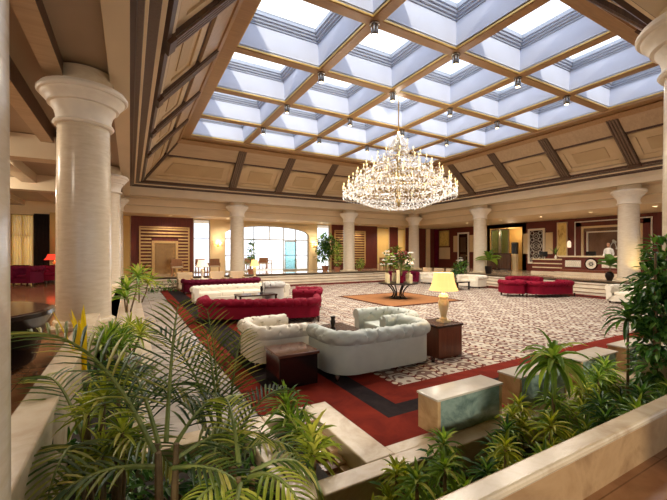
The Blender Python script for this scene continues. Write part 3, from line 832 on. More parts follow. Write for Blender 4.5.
# cream easy chairs in rows
def easy_chair(t, mat, wood='chairwood'):
    b = MB(); b.box(-.36, -.34, .1, .36, .36, .3, mat); b.build('base', t, bevel=.02)
    b = MB(); b.box(-.26, -.24, .3, .26, .36, .44, mat); b.build('seat_cushion', t, bevel=.03)
    b = MB(); b.box(-.36, -.42, .3, .36, -.24, .86, mat); b.build('backrest', t, bevel=.04)
    for s in (-1, 1):
        b = MB(); b.box(s * .27, -.24, .3, s * .37, .34, .58, mat); b.build('armrest', t, bevel=.03)
        for y in (-.3, .3):
            b = MB(); b.cbox(s * .3, y, 0, .05, .05, .1, wood); b.build('leg', t)
ec = None
def place_easy(label, x, y, ang, mat='creamfab', z=0, group='cream easy chairs'):
    global ec
    if ec is None:
        ec = thing('armchair', label, 'armchair', (x, y, z), R(ang - 90), group); easy_chair(ec, mat)
    else: dup(ec, label, (x, y, z), R(ang - 90), group)
place_easy('cream easy chair left of the white table lamp in front of the lift', 2.35, 18.75, -90)
place_easy('cream easy chair just right of the white table lamp in front of the lift', 3.9, 18.8, -90)
place_easy('cream easy chair beside the left window, nearest the column before the entrance', 4.9, 18.8, -90)
place_easy('cream easy chair behind the long white sofa on the right, leftmost of three', 16.65, 17.6, 180)
place_easy('middle one of three cream easy chairs behind the long white sofa on the right', 16.65, 16.6, 180)
place_easy('cream easy chair behind the long white sofa on the right, nearest the flowering plant', 16.65, 15.6, 180)

# wooden chairs on the raised floor
def wood_chair(t):
    b = MB(); b.box(-.28, -.26, .40, .28, .28, .47, 'creamfab'); b.build('seat', t, bevel=.02)
    b = MB(); b.box(-.28, -.29, .47, .28, -.24, .88, 'chairwood'); b.build('backrest', t, bevel=.015)
    for s in (-1, 1):
        b = MB(); b.box(s * .25, -.26, .6, s * .31, .24, .66, 'chairwood'); b.box(s * .25, .18, .4, s * .31, .24, .6, 'chairwood'); b.build('armrest', t)
        for y in (-.25, .22):
            b = MB(); b.cbox(s * .25, y, 0, .05, .05, .4, 'chairwood'); b.build('leg', t)
wc = None
for lab, x, y, a in (('brown wooden armchair on the raised floor in front of the gold lift doors', 2.25, 21.4, -90), ('brown wooden armchair below the window left of the entrance, nearer the lift', 3.55, 21.5, -80),
                     ('brown wooden armchair right of its neighbour below the window left of the entrance', 4.3, 21.7, -100), ('brown wooden armchair right of the slatted panel behind the flowers', 16.4, 21.4, -90),
                     ('brown wooden armchair under the amber curtain at the back', 17.6, 21.5, -90)):
    if wc is None: wc = thing('chair', lab, 'chair', (x, y, FZ), R(a - 90), 'wooden chairs on the raised floor'); wood_chair(wc)
    else: dup(wc, lab, (x, y, FZ), R(a - 90))

# ------------------------------------------------------------------ tables and lamps
def box_table(t, w, d, h, mat, top=None):
    b = MB(); b.box(-w / 2 + .02, -d / 2 + .02, .0, w / 2 - .02, d / 2 - .02, h - .04, mat); b.build('body', t, bevel=.006)
    b = MB(); b.box(-w / 2, -d / 2, h - .04, w / 2, d / 2, h, top or mat); b.build('top', t, bevel=.006)
def low_table(t, w, d, h, mat):
    b = MB(); b.box(-w / 2, -d / 2, h - .05, w / 2, d / 2, h, mat); b.build('top', t, bevel=.008)
    b = MB(); b.box(-w / 2 + .06, -d / 2 + .06, h * .35, w / 2 - .06, d / 2 - .06, h * .35 + .025, mat); b.build('shelf', t)
    for sx in (-1, 1):
        for sy in (-1, 1):
            b = MB(); b.cbox(sx * (w / 2 - .05), sy * (d / 2 - .05), 0, .06, .06, h - .05, mat); b.build('leg', t)
t = thing('side_table', 'dark glossy side table at the left end of the foreground sofa', 'table', (1.98, 4.72, .012)); box_table(t, .6, .58, .45, 'lacquer', 'lacquertop')
t = thing('side_table', 'reddish brown box table carrying the lit lamp, right of the foreground sofa', 'table', (4.82, 4.72, .012)); box_table(t, .6, .6, .56, 'midwood', 'darkwood')
t = thing('coffee_table', 'square dark coffee table between the pale armchairs behind the foreground sofa', 'table', (3.3, 5.85, .012)); low_table(t, .8, .8, .4, 'darkwood')
t = thing('coffee_table', 'dark coffee table between the middle crimson sofa and the white sofa', 'table', (3.7, 11.9, .012)); low_table(t, 1.3, .7, .42, 'darkwood')
t = thing('coffee_table', 'low black table in front of the white sofas on the right', 'table', (14.0, 12.6, .012)); low_table(t, 1.2, .8, .4, 'lacquer')
t = thing('side_table', 'small cream table holding the white lamp in front of the lift', 'table', (3.1, 18.6, 0)); box_table(t, .5, .5, .55, 'creamfab', 'white')
t = thing('side_table', 'small table holding the cream lamp beside the column left of the entrance', 'table', (5.72, 18.6, 0)); box_table(t, .45, .45, .55, 'midwood')
t = thing('side_table', 'dark side table holding the white lamp behind the wine-red sofa', 'table', (15.9, 18.15, 0)); box_table(t, .5, .5, .55, 'darkwood')

def lamp(t, h, rs, shade, base='lampbase', hb=None):
    hs = h * .36; hb = h - hs
    b = MB(); b.box(-.09, -.09, 0, .09, .09, .03, base); b.lathe([(.06, .03), (.075, .06), (.05, .09), (.06, .16), (.085, hb * .45), (.095, hb * .62), (.07, hb * .72), (.085, hb * .8), (.06, hb * .88), (.02, hb * .9), (.012, hb + .05)], base, n=20)
    b.build('base', t, smooth='angle')
    b = MB(); b.lathe([(.013, hb + .05), (.03, hb + .1), (.03, hb + .15), (.008, hb + .2)], 'bulb', n=10); b.build('bulb', t, smooth=True)
    b = MB(); n = 40; v = []; f = []
    for i, (r, z) in enumerate([(rs, hb), (rs * .86, hb + hs * .25), (rs * .75, hb + hs * .55), (rs * .66, hb + hs)]):
        for k in range(n):
            a = 2 * pi * k / n; rr = r * (1 + .018 * (k % 2)); v.append((rr * cos(a), rr * sin(a), z))
    for i in range(3):
        for k in range(n): f.append((i * n + k, i * n + (k + 1) % n, (i + 1) * n + (k + 1) % n, (i + 1) * n + k))
    b.add(v, f, shade); b.build('lamp_shade', t)
t = thing('table_lamp', 'large lit table lamp with pleated yellow shade on the brown box table', 'lamp', (4.9, 4.68, .572)); lamp(t, .88, .25, 'shade')
t = thing('table_lamp', 'white table lamp in front of the lift on the far left', 'lamp', (3.1, 18.6, .55)); lamp(t, .92, .3, 'shadew', 'white')
t = thing('table_lamp', 'cream table lamp right of the column before the entrance', 'lamp', (5.72, 18.6, .55)); lamp(t, .9, .24, 'shade', 'lampbase')
t = thing('table_lamp', 'white table lamp behind the wine-red sofa near the far corner column', 'lamp', (15.9, 18.15, .55)); lamp(t, .85, .32, 'shadew', 'iron')
t = thing('side_table', 'small dark table under the red lamp in the left gallery', 'table', (-3.15, 21.9, FZ)); box_table(t, .5, .5, .4, 'darkwood')
t = thing('table_lamp', 'red shaded table lamp glowing in the left gallery', 'lamp', (-3.15, 21.9, FZ + .4)); lamp(t, .75, .45, 'shadered', 'brass')

# round flower table
t = thing('table', 'round dark table on curved iron legs in the middle of the orange rug', 'table', (9.25, 11.2, .026))
b = MB(); b.lathe([(.70, .57), (.77, .58), (.78, .60), (.77, .62), (.0, .622)], 'iron', n=40, cap=False); b.lathe([(.70, .57), (.0, .571)], 'iron', n=40, cap=False); b.build('tabletop', t, smooth='angle')
for k in range(6):
    a = 2 * pi * k / 6 + .2
    pts = [(r * cos(a), r * sin(a), z) for r, z in ((.30, .02), (.24, .06), (.18, .15), (.2, .27), (.3, .42), (.46, .57))]
    b = MB(); b.tube(pts, .028, 'iron', 8); b.build('leg', t, smooth=True)
b = MB(); b.lathe([(.36, 0), (.36, .03), (.2, .05), (.1, .08), (0, .08)], 'iron', n=24, cap=False); b.build('base', t, smooth='angle')

def leaf_strip(b, base, dirv, L_, w, droop, mat, seg=5, fold=.3, twist=0.0):
    """a strap leaf: two quads across with a fold, arching under its own weight"""
    d = Vector(dirv).normalized(); p = Vector(base); v = []; f = []
    side = d.cross(Vector((0, 0, 1)))
    if side.length < 1e-3: side = Vector((1, 0, 0))
    side.normalize()
    st = L_ / seg
    for i in range(seg + 1):
        q = i / seg
        ww = w * (math.sin(pi * min(1, .12 + q * .88)) ** .7) if i < seg else 0.0008
        up = side.cross(d).normalized()
        v += [p - side * ww / 2 + up * ww * fold, p.copy(), p + side * ww / 2 + up * ww * fold]
        d = (d + Vector((0, 0, -droop / seg))).normalized(); p = p + d * st
    for i in range(seg):
        a = i * 3; f += [(a, a + 1, a + 4, a + 3), (a + 1, a + 2, a + 5, a + 4)]
    b.add(v, f, mat)
def blob_leaves(b, c, r, n, size, mat, rng, sz=1.0):
    c = Vector(c)
    for _ in range(n):
        th = rng.uniform(0, 2 * pi); zz = rng.uniform(-1, 1); rr = r * rng.uniform(.45, 1.0) ; q = math.sqrt(1 - zz * zz)
        n_ = Vector((q * cos(th), q * sin(th), zz)); p = c + Vector((n_.x * rr, n_.y * rr, n_.z * rr * sz))
        d = (n_ + Vector((rng.uniform(-.7, .7), rng.uniform(-.7, .7), rng.uniform(-.6, .4)))).normalized()
        leaf_strip(b, p, d, size * rng.uniform(.7, 1.3), size * .42, rng.uniform(.1, .9), mat, seg=3, fold=.25)

rng = random.Random(3)
def flower_vase(name, label, x, y, r, h, vmat, stems, group='vases on the round flower table'):
    t = thing(name, label, 'vase', (x, y, .648), group=group)
    b = MB(); b.lathe([(r * .8, 0), (r, .04), (r * .9, h * .5), (r * .8, h * .85), (r, h), (r * .8, h), (r * .7, h * .8), (0, h * .75)], vmat, n=20, cap=False); b.build('body', t, smooth='angle')
    b = MB(); g = MB(); fl = MB()
    for k in range(stems['n']):
        a = rng.uniform(0, 2 * pi); o = rng.uniform(.02, stems['spread']); hh = rng.uniform(*stems['h'])
        top = Vector((o * cos(a), o * sin(a), hh)); b.tube([(0, 0, h * .75), (top.x * .3, top.y * .3, (h + hh) / 2), top], .006, 'greenstem', 4)
        for q in range(4): leaf_strip(g, top * rng.uniform(.7, 1), (rng.uniform(-1, 1), rng.uniform(-1, 1), rng.uniform(.0, 1)), .22, .07, .8, stems.get('leaf', 'drac'), 4)
        if stems.get('petal') and k % stems.get('every', 1) == 0:
            for q in range(9):
                aa = 2 * pi * q / 9 + k; leaf_strip(fl, top, (cos(aa), sin(aa), .55), .13, .075, 1.0, stems['petal'], 3, .2)
    b.build('stems', t); g.build('leaves', t)
    if fl.v: fl.build('blossoms', t)
flower_vase('flower_vase', 'cream vase with tall white lilies at the left of the round table', 8.85, 11.4, .085, .38, 'candle', dict(n=9, spread=.28, h=(.7, 1.25), petal='lily', leaf='dracdark'))
flower_vase('flower_vase', 'dark red vase with red blossoms in the centre of the round table', 9.2, 10.95, .09, .28, 'redfab', dict(n=16, spread=.3, h=(.75, 1.25), petal='redflower', leaf='dracdark'))
flower_vase('flower_vase', 'cream vase with white lilies at the right of the round table', 9.62, 11.0, .085, .38, 'candle', dict(n=10, spread=.3, h=(.6, 1.2), petal='lily', leaf='drac'))
flower_vase('flower_vase', 'cream vase of loose green leaves at the back of the round table', 9.35, 11.6, .085, .36, 'candle', dict(n=12, spread=.42, h=(.7, 1.35), leaf='drac'))
for k, (x, y, h, lab) in enumerate(((8.95, 10.85, .5, 'tall cream pillar candle on the left front of the round table'), (9.42, 10.66, .34, 'short cream pillar candle at the front of the round table'),
                                    (9.8, 11.3, .3, 'squat cream pillar candle at the right rim of the round table'), (8.68, 11.1, .33, 'cream pillar candle at the left rim of the round table'))):
    b = MB(); b.lathe([(.065, 0), (.065, h - .01), (.055, h), (.0, h - .015)], 'candle', n=20, cap=False); b.lathe([(.003, h - .015), (.003, h + .02)], 'iron', n=5)
    b.build('candle', smooth='angle', label=lab, cat='candle', group='pillar candles on the round table', loc=(x, y, .648))
# ------------------------------------------------------------------ chandelier
CX, CY = 8.67, 10.48
t = thing('chandelier', 'huge tiered crystal chandelier with glowing candles under the skylight', 'chandelier', (CX, CY, 3.45))
b = MB(); b.tube([(0, 0, 2.8), (0, 0, 4.66)], .018, 'brass', 6); b.build('cable', t)
b = MB(); b.lathe([(.22, 4.66), (.2, 4.58), (.06, 4.5), (.03, 4.44)], 'brass', n=20); b.build('canopy', t, smooth=True)
b = MB(); b.lathe([(.02, .05), (.1, .12), (.14, .25), (.05, .4), (.07, .8), (.15, 1.0), (.06, 1.2), (.06, 1.7), (.13, 1.9), (.05, 2.1), (.04, 2.5), (.10, 2.65), (.03, 2.85)], 'palegold', n=16); b.build('stem', t, smooth=True)
rings = [(.38, 2.32, 5), (.80, 1.92, 10), (1.2, 1.6, 14), (1.55, 1.3, 19), (1.85, 1.0, 23), (2.05, .72, 26)]
for r, z, n in rings:
    b = MB(); pts = [(r * .82 * cos(2 * pi * k / 32), r * .82 * sin(2 * pi * k / 32), z - .1) for k in range(33)]; b.tube(pts, .018, 'palegold', 5, cap=False)
    for k in range(6):
        a = 2 * pi * k / 6; b.tube([(.05 * cos(a), .05 * sin(a), z + .1), (r * .45 * cos(a), r * .45 * sin(a), z - .14), (r * .82 * cos(a), r * .82 * sin(a), z - .1)], .012, 'palegold', 4)
    b.build('ring', t)
for ri, (r, z, n) in enumerate(rings):
    b = MB()
    b.tube([(-.36, 0, -.1), (-.24, 0, -.17), (-.08, 0, -.14), (0, 0, -.03)], .011, 'palegold', 5)
    b.lathe([(.012, -.03), (.05, -.015), (.055, 0), (.02, .005)], 'crystal', n=8)
    b.lathe([(.014, 0), (.014, .1)], 'candle', n=6)
    bb = MB(); bb.lathe([(.006, .1), (.022, .125), (.02, .15), (.002, .19)], 'bulb', n=6)
    me = None
    for k in range(n):
        a = 2 * pi * (k + .5 * (ri % 2)) / n
        if me is None: o = b.build('candle_arm', t); me = o; bl = bb.build('bulb', o)
        else:
            o = me.copy(); COL.objects.link(o); q = bl.copy(); COL.objects.link(q); q.parent = o
        o.location = (r * cos(a), r * sin(a), z); o.rotation_euler.z = a
# crystal drops: swags, fringes and the basket below
b = MB(); rc = random.Random(11)
def drop(x, y, z, s):
    a = rc.uniform(0, pi); c, d = s * .42 * cos(a), s * .42 * sin(a)
    b.add([(x, y, z - s), (x + c, y + d, z - s * .25), (x - d, y + c, z - s * .25), (x - c, y - d, z - s * .25), (x + d, y - c, z - s * .25), (x, y, z)],
          [(0, 2, 1), (0, 3, 2), (0, 4, 3), (0, 1, 4), (5, 1, 2), (5, 2, 3), (5, 3, 4), (5, 4, 1)], 'crystal')
for r, z, n in rings:
    m = n * 5
    for k in range(m):
        a = 2 * pi * k / m; ph = (k % 5) / 5.0; sag = .16 * (1 - (2 * ph - 1) ** 2)
        for (rr, dz) in ((r, -.02 - sag), (r * .82, -.12 - sag * .7), (r * .91, -.2)):
            drop(rr * cos(a) , rr * sin(a), z + dz, rc.uniform(.05, .085))
        if k % 2 == 0:
            for q in range(1, 4): drop(r * cos(a), r * sin(a), z - .05 - .085 * q, .06)
            if r > .5: drop(r * .68 * cos(a), r * .68 * sin(a), z - rc.uniform(.05, .4), .08)
for k in range(64):
    a = 2 * pi * k / 64
    for q in range(14):
        s = q / 13.0; r = 1.95 * (1 - s) + .12 * s; z = .60 - .58 * (math.sin(s * pi / 2) ** .8) + rc.uniform(-.03, .03)
        if r < 1.0 and k % 2: continue
        if r < .45 and k % 4: continue
        drop(r * cos(a), r * sin(a), z, rc.uniform(.055, .085))
for k in range(22):
    a = 2 * pi * k / 22
    for q in range(9): s = q / 8.0; drop((.34 * (1 - s) + .08 * s) * cos(a), (.34 * (1 - s) + .08 * s) * sin(a), 2.3 + .42 * s, .06)
b.build('crystal_drops', t, kind='stuff')

# ------------------------------------------------------------------ lamps at the skylight crossings
M['smoke'] = glassmat('smoked_glass', (.5, .5, .5, 1), .25)
rowname = ['row nearest the camera', 'second row from the camera', 'third row from the camera', 'row nearest the entrance wall']
ordn = ['leftmost', 'second from the left', 'third from the left', 'rightmost']
sl = None
for j in range(1, 5):
    for i in range(1, 5):
        lab = 'small smoked glass skylight lamp, %s in the %s' % (ordn[i - 1], rowname[j - 1])
        loc = (SX0 + CELL * i, SY0 + CELL * j, SKZ)
        if sl is None:
            sl = thing('ceiling_light', lab, 'ceiling light', loc, group='lamps at the skylight beam crossings')
            q = MB(); q.lathe([(.11, 0), (.12, -.03), (.08, -.05)], 'chrome', n=16); q.build('mount', sl, smooth='angle')
            q = MB(); q.lathe([(.085, -.05), (.09, -.12), (.085, -.24), (.07, -.27), (.07, -.25), (.078, -.12), (.07, -.05)], 'chrome', n=16, cap=False); q.build('glass_cylinder', sl, smooth='angle')
            q = MB(); q.lathe([(.065, -.245), (.0, -.246)], 'downlight', n=12, cap=False); q.build('bulb', sl)
        else: dup(sl, lab, loc)

# ------------------------------------------------------------------ plants
def add_meta(t): return t
def palm_frond(b, base, az, L_, rise, mat, rng, stemmat='greenstem', n=26, leaf=.34, w=.022, droop=1.0):
    """a feather frond: arching rachis with two rows of leaflets"""
    d = Vector((cos(az) * cos(rise), sin(az) * cos(rise), sin(rise))); p = Vector(base); pts = [p.copy()]; ds = [d.copy()]
    st = L_ / 14
    for i in range(14):
        d = (d + Vector((0, 0, -droop * (.03 + .012 * i)))).normalized(); p = p + d * st; pts.append(p.copy()); ds.append(d.copy())
    b.tube(pts, [.012 * (1 - .8 * i / 14) + .002 for i in range(15)], stemmat, 5)
    for k in range(n):
        q = .22 + .78 * k / (n - 1); f = q * 14; i = min(13, int(f)); a = f - i
        c = pts[i].lerp(pts[i + 1], a); dd = ds[i].lerp(ds[i + 1], a).normalized()
        sd = dd.cross(Vector((0, 0, 1)))
        if sd.length < .1: sd = Vector((-sin(az), cos(az), 0))
        sd.normalize(); up = sd.cross(dd)
        ll = leaf * (math.sin(pi * (.18 + .72 * q)) ** .8) * rng.uniform(.9, 1.08)
        for s in (-1, 1):
            v = (sd * s * 1.0 + dd * (.55 + .5 * q) + up * .28 + Vector((0, 0, rng.uniform(-.12, .05)))).normalized()
            leaf_strip(b, c, v, ll, w, .45 * droop, mat, 4, .35)
def palm(name, label, x, y, z, fr, mat, seed, group='palms in the foreground planter', stems=3):
    t = thing(name, label, 'palm', (x, y, z), group=group); rg = random.Random(seed)
    b = MB()
    for k in range(stems):
        a = 2 * pi * k / stems; hs = max(.42, max(q[3] for q in fr)); b.tube([(.03 * cos(a), .03 * sin(a), -.02), (.05 * cos(a), .05 * sin(a), hs * .7), (.06 * cos(a), .06 * sin(a), hs)], [.024, .02, .014], 'stem', 6)
    b.build('stem', t)
    for (az, L_, rise, h, dr) in fr:
        b = MB(); palm_frond(b, (.05 * cos(R(az)), .05 * sin(R(az)), h), R(az), L_, R(rise), mat if not isinstance(mat, list) else rg.choice(mat), rg, droop=dr, n=int(11 + 8 * L_), leaf=.31 * min(1.05, L_ + .1), w=.019); b.build('frond', t)
    return t
def rosette_mesh(b, c, n, L_, w, mat, rg, droop=1.1, lo=5, hi=80):
    for k in range(n):
        az = k * 2.399 + rg.uniform(-.2, .2); el = R(lo + (hi - lo) * (k / n) + rg.uniform(-6, 6))
        leaf_strip(b, Vector(c) + Vector((0, 0, .05 * k / n)), (cos(az) * cos(el), sin(az) * cos(el), sin(el)), L_ * rg.uniform(.8, 1.1) * (1 - .25 * k / n), w, droop * rg.uniform(.8, 1.2), mat, 5, .3)
def dracaena(name, label, x, y, z, heads, L_, w, mat, seed, n=26, droop=1.1, group=None, cat='plant'):
    """heads: [(dx,dy,height)]"""
    t = thing(name, label, cat, (x, y, z), group=group); rg = random.Random(seed)
    for dx, dy, h in heads:
        s = MB(); s.tube([(dx * .3, dy * .3, -.03), (dx * .8, dy * .8, h * .5), (dx, dy, h)], [.018, .015, .012], 'stem', 6); st = s.build('stem', t, smooth=True)
        b = MB(); rosette_mesh(b, (dx, dy, h - .03), n, L_, w, mat, rg, droop)
        b.build('foliage', t)
    return t
def bush(name, label, x, y, z, blobs, size, n, mat, seed, cat='plant', group=None, trunk=True, pot=None):
    t = thing(name, label, cat, (x, y, z), group=group); rg = random.Random(seed)
    s = MB(); top = max(bb[2] for bb in blobs)
    s.tube([(0, 0, -.02), (.02, .01, top * .5), (0, 0, top)], [.025, .02, .012], 'stem', 6)
    for bb in blobs: s.tube([(0, 0, bb[2] * .4), (bb[0], bb[1], bb[2])], [.012, .006], 'stem', 4)
    s.build('stem', t)
    b = MB()
    for bb in blobs: blob_leaves(b, bb[:3], bb[3], int(n * (bb[3] / .3) ** 2), size, mat, rg)
    b.build('foliage', t)
    if pot:
        p = MB(); r, h = pot; p.lathe([(r * .7, -h), (r, -.02), (r * 1.06, -.02), (r * 1.06, .02), (r * .9, .02), (r * .85, -.03), (0, -.03)], 'terracotta', n=20, cap=False); p.build('pot', t, smooth='angle')
    return t
SZ = -.18
# feather palms in the left of the bed
palm('palm', 'large feathery palm in the left foreground, long fronds arching over the planter', .16, 2.12, SZ,
     [(152, 1.05, 66, .92, 1.1), (40, .62, 40, .9, 1.1), (8, .62, 24, .86, 1.0), (-38, .52, 14, .84, 1.0), (75, .8, 72, .95, .7), (112, .75, 58, .92, 1.0), (188, .62, 24, .86, 1.2)], ['palm', 'palmdark'], 21)
palm('palm', 'upright feathery palm behind the foreground palm, fronds standing against the crimson sofa', .62, 2.75, SZ + .1,
     [(100, 1.0, 78, .46, .6), (60, .85, 72, .46, .8), (140, .95, 72, .46, .8), (15, .7, 58, .4, 1.1), (175, .8, 64, .44, 1.0), (120, .8, 82, .46, .5), (250, .7, 62, .3, 1.2), (320, .65, 50, .3, 1.3)], ['palm', 'palmdark'], 22)
palm('palm', 'yellowish drooping palm at the bottom of the bed, left of the marble border', .52, 1.92, SZ,
     [(250, .5, 30, .78, 2.2), (300, .55, 34, .8, 2.2), (345, .5, 30, .8, 2.0), (205, .45, 34, .78, 2.2), (90, .5, 62, .82, 1.2)], ['palm', 'lime'], 23)
palm('palm', 'olive green palm along the left planter edge, fronds spread across the marble rim', -.22, 2.75, .3,
     [(170, .85, 40, .2, 1.0), (200, .8, 30, .2, 1.1), (120, .8, 55, .25, 1.0), (70, .9, 48, .25, 1.1), (30, .9, 42, .25, 1.1), (260, .7, 50, .22, 1.2), (310, .7, 45, .2, 1.2)], ['palm', 'palmdark'], 24)
# left narrow bed
dracaena('dracaena', 'pale yellow-green dracaena clump standing in the left planter', -.14, 2.6, -.15, [(0, 0, 1.05), (.08, .1, 1.14), (-.09, .12, .95), (.1, -.1, .88), (.0, -.12, .78), (-.1, -.06, .66), (.12, .02, .7)], .23, .022, 'lime', 31, 34, 1.0)
dracaena('dracaena', 'spiky dark green dracaena in the left planter just before the large column', -.2, 5.2, .35, [(0, 0, .42), (.12, .2, .34), (-.06, -.24, .38), (.1, -.1, .28)], .34, .03, 'drac', 32, 40, .9)
dracaena('dracaena', 'spiky green dracaena with pale edges right of the large column base', .0, 6.0, .4, [(0, 0, .3), (.14, .2, .22), (.12, -.2, .24)], .32, .03, 'lime', 33, 36, 1.0)
clut = [(-.28, 2.55, 'ficus', .3, 'dark leafy plant under the olive palm at the left rim'), (.0, 2.9, 'dracdark', .34, 'leafy plant between the olive palm and the upright palm in the left bed'),
        (.3, 2.75, 'ficus', .36, 'dense dark leafy plant at the foot of the upright palm'), (.5, 2.1, 'dracdark', .3, 'leafy plant in the middle of the bed, left of the marble border'), (.15, 2.1, 'ficus', .3, 'dense leafy plant behind the large foreground palm'),
        (.75, 3.2, 'dracdark', .3, 'leafy plant in the corner behind the upright palm, by the marble border'), (.72, 2.1, 'ficus', .26, 'dark leafy plant against the lower left face of the marble border'), (-.1, 3.2, 'ficus', .34, 'leafy plant beside the step rim, right of the left planter wall'),
        (.9, 1.7, 'lime', .24, 'light green leafy plant below the corner of the marble border'), (-.22, 4.6, 'dracdark', .3, 'leafy plant around the base of the yellow leaf blades')]
for k, (x, y, mt, h, lab) in enumerate(clut):
    bush('leafy_plant', lab, x, y, SZ if y < 3.4 else .2, [(0, 0, h, .2), (.12, .08, h * .8, .16), (-.1, -.05, h * .9, .16)], .095, 110, mt, 170 + k, group='leafy groundcover plants')
for k, (x, y, h, mt, lab) in enumerate(((.42, 1.5, .42, 'drac', 'green dracaena at the bottom of the bed between the two foreground palms'), (.0, 1.95, .5, 'drac', 'green dracaena just right of the pale yellow-green clump'), (.8, 1.35, .34, 'lime', 'small lime dracaena at the bottom edge, left of the border corner'),
                                        (.62, 2.35, .4, 'drac', 'grassy dracaena between the upright palm and the left arm of the marble border'))):
    dracaena('dracaena', lab, x, y, SZ, [(0, 0, h), (.1, .06, h * .8), (-.1, .03, h * .7)], .24, .026, mt, 190 + k, 30, 1.1, group='dracaenas in the left bed')
t = thing('yellow_plant', 'upright bright yellow leaf blades in front of the large column', 'plant', (-.42, 4.4, .62)); b = MB(); rg = random.Random(5)
for k in range(6): leaf_strip(b, (rg.uniform(-.04, .04), rg.uniform(-.04, .04), 0), (rg.uniform(-.45, .1), rg.uniform(-.2, .2), 1), rg.uniform(.5, .72), .06, .15, 'yellowleaf', 5, .2)
b.build('foliage', t)
dracaena('dracaena', 'leafy green plant with broad leaves right of the large column, before the grey steps', -.05, 8.6, .6, [(0, 0, .45), (.2, .3, .7), (-.05, .3, .25)], .42, .07, 'drac', 34, 16, .8)
dracaena('dracaena', 'yellowish fern-like plant behind the broad leaved plant beside the left steps', .2, 10.2, .6, [(0, 0, .6), (.2, .1, .45)], .5, .05, 'lime', 35, 26, .9)
for k, (x, y, lab) in enumerate(((-.25, 1.75, 'dark leafy groundcover at the bottom left corner of the bed'), (.05, 1.45, 'dark leafy groundcover under the large foreground palm'), (.42, 1.25, 'dark leafy groundcover at the bottom of the bed below the yellowish palm'),
                               (.78, 1.6, 'small dark leafy plant against the left face of the marble border'), (.3, 2.3, 'dark leafy groundcover between the two tall palms'), (-.25, 3.3, 'dark leafy groundcover along the left planter edge under the olive palm'),
                               (.75, 2.6, 'dark leafy plant beside the left arm of the marble border'), (-.2, 4.0, 'dark leafy groundcover in front of the yellow leaf blades'))):
    bush('leafy_plant', lab, x, y, SZ if y < 3 else .05, [(0, 0, .22, .22), (.16, .1, .16, .18), (-.14, .12, .18, .18)], .1, 90, 'ficus', 40 + k, group='leafy groundcover plants')
# plants inside the marble border
dracaena('dracaena', 'bright green strappy plant inside the marble border beside the cascade', 1.3, 2.62, -.05, [(0, 0, .22), (.03, .1, .3)], .3, .045, 'lime', 51, 24, .9)
dracaena('dracaena', 'grassy green plant inside the far left corner of the marble border', 1.28, 3.1, -.05, [(0, 0, .3), (.03, .15, .38), (.02, -.14, .26)], .34, .03, 'drac', 52, 34, 1.1)
